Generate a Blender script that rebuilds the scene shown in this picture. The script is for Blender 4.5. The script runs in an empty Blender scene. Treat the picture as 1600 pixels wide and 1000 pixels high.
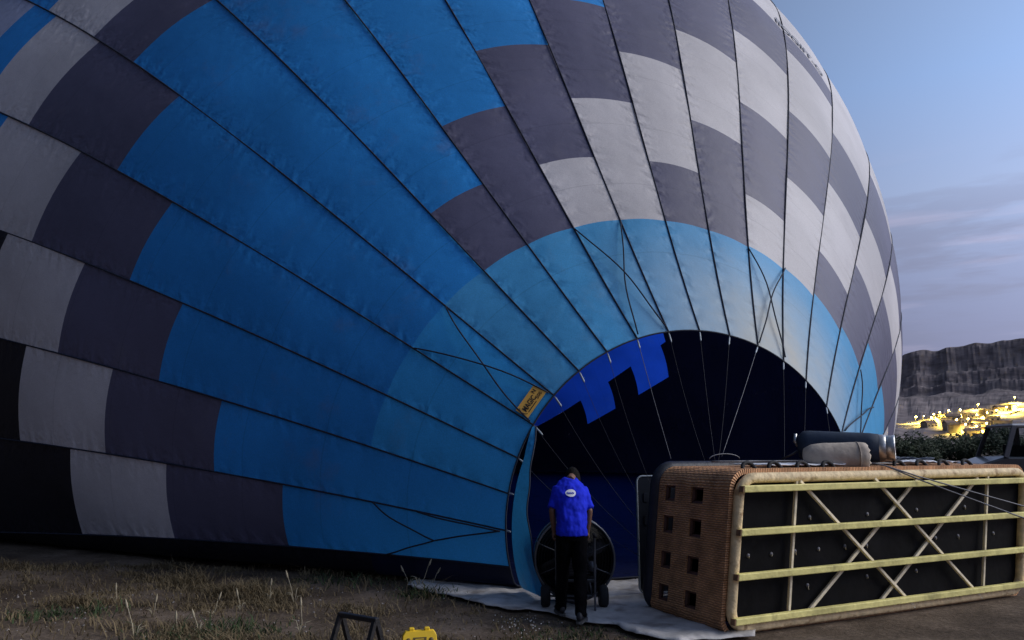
import bpy, bmesh, math, random
from mathutils import Vector, Matrix, noise
random.seed(7)
R_=math.radians
sc=bpy.context.scene
# ------------------------------------------------------------------ camera, sky, sun, exposure
CAM_H=1.7; FPX=1143.0; PITCH=math.atan(200/FPX)
cd=bpy.data.cameras.new('camera'); cam=bpy.data.objects.new('camera',cd); sc.collection.objects.link(cam)
cd.sensor_width=36; cd.lens=FPX/1600*36; cd.clip_end=8000; cd.clip_start=.05
cam.location=(0,0,CAM_H); cam.rotation_euler=(R_(90)+PITCH,0,0); sc.camera=cam
SUN_EL=R_(31); SUN_AZ=R_(94)          # azimuth clockwise from +y: right and a little behind the camera
w=bpy.data.worlds.new('World'); sc.world=w; w.use_nodes=True
nt=w.node_tree; N=nt.nodes; Lk=nt.links
for n in list(N): N.remove(n)
def wn(t,**k):
    n=N.new(t)
    for a,b in k.items(): setattr(n,a,b)
    return n
out=wn('ShaderNodeOutputWorld'); bg=wn('ShaderNodeBackground'); bg.inputs[1].default_value=.15
sky=wn('ShaderNodeTexSky',sky_type='NISHITA',sun_disc=False,sun_elevation=R_(3),sun_rotation=SUN_AZ,air_density=1.1,dust_density=.6,ozone_density=2.5)
tc=wn('ShaderNodeTexCoord'); sep=wn('ShaderNodeSeparateXYZ'); Lk.new(tc.outputs['Generated'],sep.inputs[0])
ramp=wn('ShaderNodeValToRGB'); Lk.new(sep.outputs[2],ramp.inputs[0])
cr=ramp.color_ramp; cr.elements[0].position=0.0; cr.elements[0].color=(2.6,2.5,4.0,1)
cr.elements[1].position=1; cr.elements[1].color=(2.2,2.9,4.8,1)
for p,c in ((.10,(2.7,2.8,4.5,1)),(.20,(3.3,3.8,6.0,1)),(.30,(4.0,5.0,7.7,1)),(.42,(3.3,4.9,8.4,1)),(.6,(2.8,3.9,6.4,1))):
    e=cr.elements.new(p); e.color=c
mixs=wn('ShaderNodeMix',data_type='RGBA'); mixs.inputs[0].default_value=.85
Lk.new(sky.outputs[0],mixs.inputs[6]); Lk.new(ramp.outputs[0],mixs.inputs[7])
# clouds: long thin banks low over the horizon
mp=wn('ShaderNodeMapping'); mp.inputs['Scale'].default_value=(3.4,3.4,21); mp.inputs['Location'].default_value=(.35,.2,.75); Lk.new(tc.outputs['Generated'],mp.inputs[0])
nz=wn('ShaderNodeTexNoise'); nz.inputs['Scale'].default_value=1.5; nz.inputs['Detail'].default_value=7; nz.inputs['Roughness'].default_value=.58; Lk.new(mp.outputs[0],nz.inputs['Vector'])
cm=wn('ShaderNodeMapRange',interpolation_type='SMOOTHSTEP'); cm.inputs[1].default_value=.46; cm.inputs[2].default_value=.63; Lk.new(nz.outputs[0],cm.inputs[0])
el=wn('ShaderNodeMapRange',interpolation_type='SMOOTHSTEP'); el.inputs[1].default_value=.36; el.inputs[2].default_value=.22; Lk.new(sep.outputs[2],el.inputs[0])
el2=wn('ShaderNodeMapRange',interpolation_type='SMOOTHSTEP'); el2.inputs[1].default_value=.06; el2.inputs[2].default_value=.16; Lk.new(sep.outputs[2],el2.inputs[0])
m1=wn('ShaderNodeMath',operation='MULTIPLY'); Lk.new(cm.outputs[0],m1.inputs[0]); Lk.new(el.outputs[0],m1.inputs[1])
m2=wn('ShaderNodeMath',operation='MULTIPLY'); Lk.new(m1.outputs[0],m2.inputs[0]); Lk.new(el2.outputs[0],m2.inputs[1])
m3=wn('ShaderNodeMath',operation='MULTIPLY'); Lk.new(m2.outputs[0],m3.inputs[0]); m3.inputs[1].default_value=.62
cc=wn('ShaderNodeMix',data_type='RGBA'); cc.inputs[7].default_value=(2.5,2.7,4.0,1); Lk.new(m3.outputs[0],cc.inputs[0]); Lk.new(mixs.outputs[2],cc.inputs[6])
# a few brighter wisps
mp2=wn('ShaderNodeMapping'); mp2.inputs['Scale'].default_value=(2.5,2.5,24); mp2.inputs['Location'].default_value=(4.1,1.7,2.3); Lk.new(tc.outputs['Generated'],mp2.inputs[0])
nz2=wn('ShaderNodeTexNoise'); nz2.inputs['Scale'].default_value=1.3; nz2.inputs['Detail'].default_value=6; Lk.new(mp2.outputs[0],nz2.inputs['Vector'])
cm2=wn('ShaderNodeMapRange',interpolation_type='SMOOTHSTEP'); cm2.inputs[1].default_value=.52; cm2.inputs[2].default_value=.68; Lk.new(nz2.outputs[0],cm2.inputs[0])
m4=wn('ShaderNodeMath',operation='MULTIPLY'); Lk.new(cm2.outputs[0],m4.inputs[0]); Lk.new(el.outputs[0],m4.inputs[1])
m5=wn('ShaderNodeMath',operation='MULTIPLY'); Lk.new(m4.outputs[0],m5.inputs[0]); m5.inputs[1].default_value=.42
cc2=wn('ShaderNodeMix',data_type='RGBA'); cc2.inputs[7].default_value=(6.2,5.6,7.4,1); Lk.new(m5.outputs[0],cc2.inputs[0]); Lk.new(cc.outputs[2],cc2.inputs[6])
# twilight: the sky is brightest on the sun's side and falls off smoothly round to the far side
dp=wn('ShaderNodeVectorMath',operation='DOT_PRODUCT'); Lk.new(tc.outputs['Generated'],dp.inputs[0]); dp.inputs[1].default_value=(math.sin(SUN_AZ),math.cos(SUN_AZ),0)
fh=wn('ShaderNodeMath',operation='MULTIPLY_ADD'); Lk.new(dp.outputs['Value'],fh.inputs[0]); fh.inputs[1].default_value=.5; fh.inputs[2].default_value=.5
fp_=wn('ShaderNodeMath',operation='POWER'); Lk.new(fh.outputs[0],fp_.inputs[0]); fp_.inputs[1].default_value=3.0
fa=wn('ShaderNodeMath',operation='MULTIPLY_ADD'); Lk.new(fp_.outputs[0],fa.inputs[0]); fa.inputs[1].default_value=.97; fa.inputs[2].default_value=.03
fm=wn('ShaderNodeMix',data_type='RGBA',blend_type='MULTIPLY'); fm.inputs[0].default_value=1; fz=wn('ShaderNodeMath',operation='MAXIMUM'); Lk.new(sep.outputs[2],fz.inputs[0]); fz.inputs[1].default_value=0
fb=wn('ShaderNodeMath',operation='MULTIPLY_ADD'); Lk.new(fz.outputs[0],fb.inputs[0]); fb.inputs[1].default_value=.07; Lk.new(fa.outputs[0],fb.inputs[2])
Lk.new(cc2.outputs[2],fm.inputs[6]); Lk.new(fb.outputs[0],fm.inputs[7])
Lk.new(fm.outputs[2],bg.inputs[0]); Lk.new(bg.outputs[0],out.inputs[0])
sd=bpy.data.lights.new('sun','SUN'); sd.energy=1.4; sd.angle=R_(36); sd.color=(1,.95,.87)
so=bpy.data.objects.new('sun',sd); sc.collection.objects.link(so)
tosun=Vector((math.sin(SUN_AZ)*math.cos(SUN_EL),math.cos(SUN_AZ)*math.cos(SUN_EL),math.sin(SUN_EL)))
so.rotation_euler=(-tosun).to_track_quat('-Z','Y').to_euler()
sc.view_settings.view_transform='Standard'; sc.view_settings.look='None'; sc.view_settings.exposure=.78; sc.view_settings.gamma=1
sc.render.engine='CYCLES'
sc.cycles.max_bounces=6

# ------------------------------------------------------------------ helpers
COL=sc.collection
class MB:
    def __init__(s): s.v=[]; s.f=[]; s.uv={}
    def add(s,vs,fs):
        o=len(s.v); s.v+= [tuple(q) for q in vs]; s.f+=[tuple(i+o for i in f) for f in fs]; return o
    def box(s,c,d,rot=None):
        c=Vector(c); vs=[]
        for x in(-.5,.5):
            for y in(-.5,.5):
                for z in(-.5,.5):
                    q=Vector((x*d[0],y*d[1],z*d[2]))
                    if rot is not None: q=rot@q
                    vs.append(c+q)
        s.add(vs,[(0,1,3,2),(4,6,7,5),(0,4,5,1),(2,3,7,6),(0,2,6,4),(1,5,7,3)]); return s
    def bar(s,a,b,wd,th,up=(0,0,1)):
        a=Vector(a);b=Vector(b);d=(b-a);L=d.length;x=d.normalized();z=Vector(up);y=z.cross(x).normalized();z=x.cross(y)
        return s.box((a+b)/2,(L,wd,th),Matrix((x,y,z)).transposed())
    def tube(s,pts,r,n=6,closed=False,cap=True):
        pts=[Vector(q) for q in pts]; m=len(pts); rs=r if hasattr(r,'__len__') else [r]*m
        vs=[];pn=None
        for i,q in enumerate(pts):
            if closed: t=pts[(i+1)%m]-pts[i-1]
            else: t=pts[min(i+1,m-1)]-pts[max(i-1,0)]
            if t.length<1e-9: t=Vector((0,0,1))
            t.normalize()
            if pn is None:
                pn=t.cross(Vector((0,0,1)))
                if pn.length<.1: pn=t.cross(Vector((1,0,0)))
            pn=(pn-t*pn.dot(t))
            if pn.length<1e-6: pn=t.orthogonal()
            pn.normalize(); b=t.cross(pn)
            for j in range(n):
                a=2*math.pi*j/n; vs.append(q+(pn*math.cos(a)+b*math.sin(a))*rs[i])
        fs=[]
        for i in range(m if closed else m-1):
            i2=(i+1)%m
            for j in range(n):
                j2=(j+1)%n; fs.append((i*n+j,i*n+j2,i2*n+j2,i2*n+j))
        if cap and not closed: fs.append(tuple(range(n-1,-1,-1))); fs.append(tuple((m-1)*n+j for j in range(n)))
        s.add(vs,fs); return s
    def lathe(s,prof,o,ax,n=24):
        o=Vector(o);ax=Vector(ax).normalized();u=ax.orthogonal().normalized();v=ax.cross(u);vs=[];m=len(prof)
        for (r,t) in prof:
            for j in range(n):
                a=2*math.pi*j/n; vs.append(o+ax*t+(u*math.cos(a)+v*math.sin(a))*r)
        fs=[(i*n+j,i*n+(j+1)%n,(i+1)*n+(j+1)%n,(i+1)*n+j) for i in range(m-1) for j in range(n)]
        if prof[0][0]>1e-4: fs.append(tuple(range(n-1,-1,-1)))
        if prof[-1][0]>1e-4: fs.append(tuple((m-1)*n+j for j in range(n)))
        s.add(vs,fs); return s
    def grid(s,P,closed_u=False):
        m=len(P);n=len(P[0]);o=s.add([q for row in P for q in row],[])
        for i in range(m-1 if not closed_u else m):
            for j in range(n-1):
                i2=(i+1)%m; s.f.append((o+i*n+j,o+i2*n+j,o+i2*n+j+1,o+i*n+j+1))
        return s
    def build(s,name,mat,parent=None,smooth=False):
        me=bpy.data.meshes.new(name); me.from_pydata(s.v,[],s.f); me.update()
        if smooth: me.polygons.foreach_set('use_smooth',[True]*len(me.polygons))
        me.materials.append(mat); o=bpy.data.objects.new(name,me); COL.objects.link(o)
        if parent: o.parent=parent
        return o
def tag(o,label=None,cat=None,group=None,kind=None):
    if label: o['label']=label
    if cat: o['category']=cat
    if group: o['group']=group
    if kind: o['kind']=kind
    return o
def empty(name,loc=(0,0,0),rz=0):
    o=bpy.data.objects.new(name,None); o.empty_display_size=.2; o.location=loc; o.rotation_euler=(0,0,rz); COL.objects.link(o); return o
def copy_tree(o,parent=None):
    c=o.copy(); COL.objects.link(c); c.parent=parent
    for ch in [q for q in list(bpy.data.objects) if q.parent==o]: copy_tree(ch,c)
    return c
def ray(px,py):
    dx=(px-800)/FPX; dy=-(py-500)/FPX
    return Vector((dx,math.cos(PITCH)-dy*math.sin(PITCH),math.sin(PITCH)+dy*math.cos(PITCH)))
def gpt(px,py,z=0.):
    r=ray(px,py); t=(z-CAM_H)/r.z; return Vector((0,0,CAM_H))+r*t
def dpt(px,py,y):
    r=ray(px,py); return Vector((0,0,CAM_H))+r*(y/r.y)
def sstep(a,b,x):
    t=max(0,min(1,(x-a)/(b-a))); return t*t*(3-2*t)

# ------------------------------------------------------------------ materials
def mat(name,col,rough=.6,metal=0,var=.25,scale=8,bump=.0,bscale=40,trans=0,spec=.4,stain=None,sscale=2.,sthr=(.55,.75),emit=None,estr=0,coat=0,stretch=None,coord='Object'):
    m=bpy.data.materials.new(name); m.use_nodes=True; t=m.node_tree; n=t.nodes; l=t.links; b=n['Principled BSDF']; o=n['Material Output']
    c=n.new('ShaderNodeTexCoord'); vec=c.outputs[coord]
    if stretch:
        mpn=n.new('ShaderNodeMapping'); mpn.inputs['Scale'].default_value=stretch; l.new(vec,mpn.inputs[0]); vec=mpn.outputs[0]
    nz=n.new('ShaderNodeTexNoise'); nz.inputs['Scale'].default_value=scale; nz.inputs['Detail'].default_value=6; nz.inputs['Roughness'].default_value=.6; l.new(vec,nz.inputs['Vector'])
    mr=n.new('ShaderNodeMapRange'); mr.inputs[1].default_value=.3; mr.inputs[2].default_value=.7; mr.inputs[3].default_value=1-var; mr.inputs[4].default_value=1+var; l.new(nz.outputs[0],mr.inputs[0])
    mx=n.new('ShaderNodeMix'); mx.data_type='RGBA'; mx.blend_type='MULTIPLY'; mx.inputs[0].default_value=1; mx.inputs[6].default_value=(*col,1); l.new(mr.outputs[0],mx.inputs[7])
    cout=mx.outputs[2]
    if stain:
        n2=n.new('ShaderNodeTexNoise'); n2.inputs['Scale'].default_value=sscale; n2.inputs['Detail'].default_value=5; l.new(vec,n2.inputs['Vector'])
        r2=n.new('ShaderNodeMapRange'); r2.interpolation_type='SMOOTHSTEP'; r2.inputs[1].default_value=sthr[0]; r2.inputs[2].default_value=sthr[1]; r2.inputs[4].default_value=stain[3]; l.new(n2.outputs[0],r2.inputs[0])
        ms=n.new('ShaderNodeMix'); ms.data_type='RGBA'; ms.inputs[7].default_value=(*stain[:3],1); l.new(r2.outputs[0],ms.inputs[0]); l.new(cout,ms.inputs[6]); cout=ms.outputs[2]
    l.new(cout,b.inputs['Base Color']); b.inputs['Roughness'].default_value=rough; b.inputs['Metallic'].default_value=metal; b.inputs['Specular IOR Level'].default_value=spec; b.inputs['Coat Weight'].default_value=coat
    if bump:
        nb=n.new('ShaderNodeTexNoise'); nb.inputs['Scale'].default_value=bscale; nb.inputs['Detail'].default_value=5; l.new(vec,nb.inputs['Vector'])
        bp=n.new('ShaderNodeBump'); bp.inputs['Strength'].default_value=bump; bp.inputs['Distance'].default_value=.02; l.new(nb.outputs[0],bp.inputs['Height']); l.new(bp.outputs[0],b.inputs['Normal'])
    if emit: b.inputs['Emission Color'].default_value=(*emit,1); b.inputs['Emission Strength'].default_value=estr
    if trans:
        tr=n.new('ShaderNodeBsdfTranslucent'); l.new(cout,tr.inputs['Color']); ms=n.new('ShaderNodeMixShader'); ms.inputs[0].default_value=trans; l.new(b.outputs[0],ms.inputs[1]); l.new(tr.outputs[0],ms.inputs[2]); l.new(ms.outputs[0],o.inputs['Surface'])
    m['b']=1; return m
def fabric(name,col,trans,stain,pale_mix=False):
    m=bpy.data.materials.new(name); m.use_nodes=True; t=m.node_tree; n=t.nodes; l=t.links; b=n['Principled BSDF']; o=n['Material Output']
    c=n.new('ShaderNodeTexCoord')
    def nzn(s,d=5,ro=.6,vec=None):
        q=n.new('ShaderNodeTexNoise'); q.inputs['Scale'].default_value=s; q.inputs['Detail'].default_value=d; q.inputs['Roughness'].default_value=ro; l.new(vec or c.outputs['Object'],q.inputs['Vector']); return q
    def mrn(src,a,bb,lo,hi):
        q=n.new('ShaderNodeMapRange'); q.interpolation_type='SMOOTHSTEP'
        for i,x in zip((1,2,3,4),(a,bb,lo,hi)): q.inputs[i].default_value=x
        l.new(src,q.inputs[0]); return q
    a=mrn(nzn(.3,4,.5).outputs[0],.3,.7,.82,1.14); a2=mrn(nzn(60,3,.7).outputs[0],.3,.7,.90,1.08)
    mm=n.new('ShaderNodeMath'); mm.operation='MULTIPLY'; l.new(a.outputs[0],mm.inputs[0]); l.new(a2.outputs[0],mm.inputs[1])
    mx=n.new('ShaderNodeMix'); mx.data_type='RGBA'; mx.blend_type='MULTIPLY'; mx.inputs[0].default_value=1; mx.inputs[6].default_value=(*col,1); l.new(mm.outputs[0],mx.inputs[7]); cout=mx.outputs[2]
    # dusty scuffs
    st=mrn(nzn(1.1,7,.65).outputs[0],.55,.76,0,.36); ms=n.new('ShaderNodeMix'); ms.data_type='RGBA'; ms.inputs[7].default_value=(*stain,1); l.new(st.outputs[0],ms.inputs[0]); l.new(cout,ms.inputs[6]); cout=ms.outputs[2]
    if pale_mix:
        at=n.new('ShaderNodeAttribute'); at.attribute_name='pale_mix'
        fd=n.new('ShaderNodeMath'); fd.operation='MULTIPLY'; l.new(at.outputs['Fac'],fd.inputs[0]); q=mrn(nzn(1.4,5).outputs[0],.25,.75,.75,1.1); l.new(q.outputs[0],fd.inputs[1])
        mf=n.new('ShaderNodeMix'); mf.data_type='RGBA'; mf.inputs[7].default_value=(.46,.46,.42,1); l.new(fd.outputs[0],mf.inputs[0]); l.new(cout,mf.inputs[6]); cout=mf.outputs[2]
    gu=n.new('ShaderNodeAttribute'); gu.attribute_name='gu'; gs=n.new('ShaderNodeAttribute'); gs.attribute_name='gs'
    def ma(op,*x):
        q=n.new('ShaderNodeMath'); q.operation=op
        for i,v in enumerate(x):
            if isinstance(v,(int,float)): q.inputs[i].default_value=v
            else: l.new(v,q.inputs[i])
        return q.outputs[0]
    wob=ma('MULTIPLY',nzn(2.2,3).outputs[0],14.)
    puck=ma('MULTIPLY',ma('SINE',ma('ADD',ma('MULTIPLY',gs.outputs['Fac'],19.),wob)),ma('EXPONENT',ma('MULTIPLY',gu.outputs['Fac'],-7.5)))
    row=ma('LESS_THAN',ma('FRACT',ma('MULTIPLY',gs.outputs['Fac'],1/1.392)),.014)
    rowd=ma('SUBTRACT',1.,ma('MULTIPLY',row,.13))
    mr_=n.new('ShaderNodeMix'); mr_.data_type='RGBA'; mr_.blend_type='MULTIPLY'; mr_.inputs[0].default_value=1; l.new(cout,mr_.inputs[6]); l.new(rowd,mr_.inputs[7]); cout=mr_.outputs[2]
    l.new(cout,b.inputs['Base Color']); b.inputs['Roughness'].default_value=.55; b.inputs['Specular IOR Level'].default_value=.25
    # soft wrinkles + ripstop grain
    w1=nzn(.55,4,.5); w2=nzn(70,2,.6)
    b1=n.new('ShaderNodeBump'); b1.inputs['Strength'].default_value=.3; b1.inputs['Distance'].default_value=.2; l.new(w1.outputs[0],b1.inputs['Height'])
    b2=n.new('ShaderNodeBump'); b2.inputs['Strength'].default_value=.15; b2.inputs['Distance'].default_value=.008; l.new(w2.outputs[0],b2.inputs['Height']); b3=n.new('ShaderNodeBump'); b3.inputs['Strength'].default_value=.5; b3.inputs['Distance'].default_value=.02; l.new(puck,b3.inputs['Height']); l.new(b1.outputs[0],b3.inputs['Normal']); l.new(b3.outputs[0],b2.inputs['Normal']); l.new(b2.outputs[0],b.inputs['Normal'])
    tr=n.new('ShaderNodeBsdfTranslucent'); l.new(cout,tr.inputs['Color']); mxs=n.new('ShaderNodeMixShader'); mxs.inputs[0].default_value=trans; l.new(b.outputs[0],mxs.inputs[1]); l.new(tr.outputs[0],mxs.inputs[2]); l.new(mxs.outputs[0],o.inputs['Surface'])
    return m
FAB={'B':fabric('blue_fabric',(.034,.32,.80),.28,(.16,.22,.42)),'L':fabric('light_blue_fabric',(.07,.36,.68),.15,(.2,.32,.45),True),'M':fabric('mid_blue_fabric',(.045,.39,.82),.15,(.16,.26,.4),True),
     'D':fabric('charcoal_fabric',(.10,.097,.158),.03,(.16,.15,.19)),'W':fabric('white_fabric',(.62,.59,.60),.15,(.42,.40,.42)),
     'R':fabric('royal_blue_fabric',(.012,.075,.62),.5,(.03,.1,.5)),'N':fabric('navy_and_shade_fabric',(.006,.008,.028),.15,(.02,.022,.05)),'K':fabric('black_fabric',(.012,.012,.02),.0,(.03,.03,.04)),'P':fabric('pale_blue_fabric',(.42,.46,.62),.15,(.4,.42,.5))}
M={}
M['rope']=mat('dark_webbing',(.012,.016,.032),.8,var=.3,scale=30)
M['steel']=mat('steel',(.55,.55,.56),.35,1,var=.15,scale=20,bump=.05)
M['cable']=mat('steel_cable',(.11,.11,.125),.5,.6,var=.2)
M['clip']=mat('dull_clip',(.32,.36,.40),.5,.3,var=.2)
M['dcable']=mat('dark_cable',(.03,.03,.038),.7,.0,var=.2,spec=.2)
M['black_steel']=mat('black_steel',(.012,.012,.014),.45,0,var=.4,scale=14,bump=.15,bscale=60,stain=(.06,.05,.045,.5),sscale=9)
M['dark']=mat('dark_rubber',(.014,.014,.016),.8,var=.3,bump=.2,bscale=50)

# ------------------------------------------------------------------ ground
def gh(x,y):
    a=noise.noise((x*.35,y*.35,1.3))*.05+noise.noise((x*1.7,y*1.7,4.3))*.022+noise.noise((x*6,y*6,2.))*.008
    return a-.03
def gnear(x,y):
    r=math.hypot(x,y-8); k=1-sstep(12,40,r)
    flat=sstep(.0,1.2,max(0,abs(x-2.2)-4.2)+max(0,abs(y-8.6)-1.6))   # trodden level under tarpaulin and basket
    return (gh(x,y)*(.15+.85*flat)-.018*(1-flat))*k-.12*(1-k)
def axis(lo,hi,c,h0,g):
    out=[c];s=h0
    while out[-1]<hi: out.append(out[-1]+s); s=h0 if out[-1]<c+9 else s*g
    neg=[c];s=h0
    while neg[-1]>lo: neg.append(neg[-1]-s); s=h0 if neg[-1]>c-9 else s*g
    return neg[:0:-1]+out
X=axis(-4000,4000,0,.11,1.22); Y=axis(-2500,5000,8.5,.11,1.22)
g=MB().grid([[(x,y,gnear(x,y)) for y in Y] for x in X])
def ground_mat():
    m=bpy.data.materials.new('dry_earth'); m.use_nodes=True; t=m.node_tree; n=t.nodes; l=t.links; b=n['Principled BSDF']
    c=n.new('ShaderNodeTexCoord')
    def nz(s,d=6,ro=.6):
        q=n.new('ShaderNodeTexNoise'); q.inputs['Scale'].default_value=s; q.inputs['Detail'].default_value=d; q.inputs['Roughness'].default_value=ro; l.new(c.outputs['Object'],q.inputs['Vector']); return q
    r=n.new('ShaderNodeValToRGB'); l.new(nz(.9,8,.65).outputs[0],r.inputs[0]); e=r.color_ramp
    e.elements[0].position=.33; e.elements[0].color=(.060,.044,.033,1); e.elements[1].position=.72; e.elements[1].color=(.21,.16,.125,1)
    q=e.elements.new(.5); q.color=(.115,.085,.063,1)
    r2=n.new('ShaderNodeMapRange'); r2.inputs[1].default_value=.3; r2.inputs[2].default_value=.7; r2.inputs[3].default_value=.6; r2.inputs[4].default_value=1.4; l.new(nz(26,4,.7).outputs[0],r2.inputs[0])
    mx=n.new('ShaderNodeMix'); mx.data_type='RGBA'; mx.blend_type='MULTIPLY'; mx.inputs[0].default_value=1; l.new(r.outputs[0],mx.inputs[6]); l.new(r2.outputs[0],mx.inputs[7]); l.new(mx.outputs[2],b.inputs['Base Color'])
    b.inputs['Roughness'].default_value=.95; b.inputs['Specular IOR Level'].default_value=.1
    bp=n.new('ShaderNodeBump'); bp.inputs['Strength'].default_value=.7; bp.inputs['Distance'].default_value=.03; l.new(nz(14,8,.7).outputs[0],bp.inputs['Height']); l.new(bp.outputs[0],b.inputs['Normal'])
    return m
M['earth']=ground_mat()
tag(g.build('ground',M['earth'],smooth=True),kind='structure')

# ------------------------------------------------------------------ table mountain beyond the village
def hz(az,d):
    # az radians right of forward
    n1=noise.noise((az*9,0,3.1)); n2=noise.noise((az*60,d*.012,1.)); n3=noise.noise((az*220,d*.09,6.)); n4=noise.noise((az*420,d*.2,2.))
    top=102+70*(az-.52)+.8*noise.noise((az*60,7.,0)); top-=22*(1-sstep(.478,.495,az))
    if az<.45: top=max(top,62+14*n1)
    foot=sstep(330,640,d)*22+sstep(600,800,d)*30+n2*1.5*sstep(350,500,d)
    band=sstep(798,808,d)*.2+sstep(816,832,d)*.25+sstep(834,862,d)*.55
    cl=sstep(790,805,d)*(1-sstep(856,862,d))
    return -1+foot*(1+.06*n2*sstep(700,800,d))+max(0,(top-52))*band+(n3*.7+n4*.3)*sstep(400,700,d)*(1-sstep(854,860,d)*.7)+cl*(n3*.9+n4*.5)
azs=[-1.2+i*.008 for i in range(180)]+[.24+i*.0022 for i in range(210)]+[.71+i*.01 for i in range(50)]
ds=[300+i*22 for i in range(20)]+[740+i*8 for i in range(7)]+[796+i*2.2 for i in range(31)]+[868,890,960,1100,1400,2000]
h=MB().grid([[(math.sin(a)*d,math.cos(a)*d,hz(a,d+4*noise.noise((a*45,2.,9.)))) for d in ds] for a in azs])
M['hill']=mat('mountain_rock',(.19,.16,.165),.95,var=.45,scale=.06,stain=(.25,.215,.21,.5),sscale=.03,sthr=(.5,.62),stretch=(1,1,3.2),bump=.8,bscale=.15,spec=.1)
tag(h.build('hills',M['hill']),kind='structure')

# ------------------------------------------------------------------ balloon envelope
PR=dict(a0=.8296182621925524,S=52.26475639222034,pw=2.4465083906534204,rm=2.599211995,kv=.9328769412,c0=.83861747,c1=.28059046,c2=-.18760422,kh0=1.0183326,tm=.24623815,tb=-.35151496,psi=.32245087,mx=2.40535777,my=10.08071857,phi0=3.37027439,dphi=-.18074865)
PS=1600; _r=[0.];_z=[0.]
def _tau(u): return PR['a0']-(PR['a0']+math.pi/2)*u**PR['pw']
for i in range(PS):
    a=_tau(i/PS);b=_tau((i+1)/PS); _r.append(_r[-1]+(math.sin(a)+math.sin(b))/2*PR['S']/PS); _z.append(_z[-1]+(math.cos(a)+math.cos(b))/2*PR['S']/PS)
def prof(s):
    u=max(0,min(1,s))*PS; i=min(int(u),PS-1); t=u-i
    return _r[i]*(1-t)+_r[i+1]*t,_z[i]*(1-t)+_z[i+1]*t
NG=35; KW=2*math.pi/abs(PR['dphi'])
OFF={14:0,15:.10,16:.16,17:.2,18:.2,19:.15,20:.1,21:.05}
def kwarp(k):
    k0=math.floor(k); t=k-k0
    o=OFF.get(k0,0)*(1-t)+OFF.get(k0+1,0)*t
    if k>24: return 24+(k-24)*(KW-24)/(NG-24)
    return k+o
CP=math.cos(PR['psi']);SP=math.sin(PR['psi'])
def zclamp(z):
    w=.05; d=(z-.05)/w
    return .045+(w*math.log1p(math.exp(d)) if d<30 else z-.05)
def esurf(k,s,bulge=True,clamp=True):
    kk=kwarp(k)-sstep(.45,.7,s)*(.12+.42*max(0,min(1,k-16,19-k))); phi=PR['phi0']+kk*PR['dphi']; r,z=prof(s)
    Rr=PR['rm']+r
    if s>.9: Rr*=max(0.0,1-((s-.9)/.1)**2)
    if bulge:
        fr=k-math.floor(k); Rr*=1+.003*math.sin(math.pi*fr)*min(1,.25+s*14)
    C=PR['c0']+PR['c1']*z+PR['c2']*z*z/20
    lat=Rr*math.cos(phi)*(PR['kh0']+(1-PR['kh0'])*min(s/.2,1)); H=C+PR['kv']*Rr*math.sin(phi)
    ax=z+(PR['tm']*math.exp(-s/.1)+PR['tb'])*H
    if s>.9: H=max(H,0)*1
    zz=zclamp(H) if clamp else H
    return Vector((PR['mx']-SP*ax+CP*lat,PR['my']+CP*ax+SP*lat,zz))
def enorm(k,s):
    e=1e-3; k=max(k,-40)
    a=esurf(k+.02,s,False)-esurf(k-.02,s,False); b=esurf(k,s+e,False)-esurf(k,max(0,s-e),False)
    n=a.cross(b)
    if n.length<1e-9: return Vector((0,-1,0))
    n.normalize()
    c=Vector((-9*.3,25,8)); p=esurf(k,s,False)
    return n if n.dot(p-c)>0 or s<.02 and n.y<0 else -n
RING=.0393
G={0:'B.0393 B.066 D.1095 W.152 K.30',1:'B.0393 B.0905 D.1355 W.178 K.30',2:'M.0393 B.1155 D.162 W.205 K.30',3:'M.0393 B.140 D.191 W.24 B.30',
4:'M.0393 B.170 D.226 W.262 B.282 P.4',5:'L.0393 B.202 D.231 W.270 B.30 P.4',6:'L.0393 D.065 B.235 D.26 W.30',7:'L.0393 D.092 B.26 D.30',8:'L.0393 W.065 D.12 B.28 D.32',9:'L.0393 W.092 D.147 B.28',
10:'L.0393 D.0645 W.12 D.177 B.3',11:'L.0393 D.0915 W.1475 D.215 B.3',12:'L.0400 W.065 D.119 W.1775 D.238 W.36',13:'L.0410 W.066 W.093 D.144 W.2115 D.238 W.36',
14:'L.043 D.069 W.122 D.176 W.34',15:'L.0465 D.0965 W.149 D.225 W.36',16:'L.07 D.125 W.18 D.25 W.36',17:'L.08 D.14 W.2 D.27 W.36',18:'L.0393 W.1 D.15 W.22 D.3',19:'L.0393 B.12 D.2 W.26',20:'B.0393 B.15 D.2 W.26',21:'B.0393 B.17 D.22 W.28',22:'M.0393 B.17 D.22 W.28'}
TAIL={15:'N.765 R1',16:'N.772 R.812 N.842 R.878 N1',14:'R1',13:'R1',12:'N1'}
env=empty('balloon_envelope',(PR['mx'],PR['my'],0))
tag(env,'huge half inflated blue, charcoal and white checkered balloon envelope lying on the ground','balloon')
def toenv(mb):
    o=env.location; mb.v=[(x-o.x,y-o.y,z-o.z) for x,y,z in mb.v]; return mb
def srange(a,b):
    out=[a]
    while out[-1]<b-1e-6:
        st=.0066 if out[-1]<.3 else (.016 if out[-1]<.9 else .008)
        out.append(out[-1]+st)
    n=len(out)-1; return [a+(b-a)*i/n for i in range(n+1)]
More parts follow.
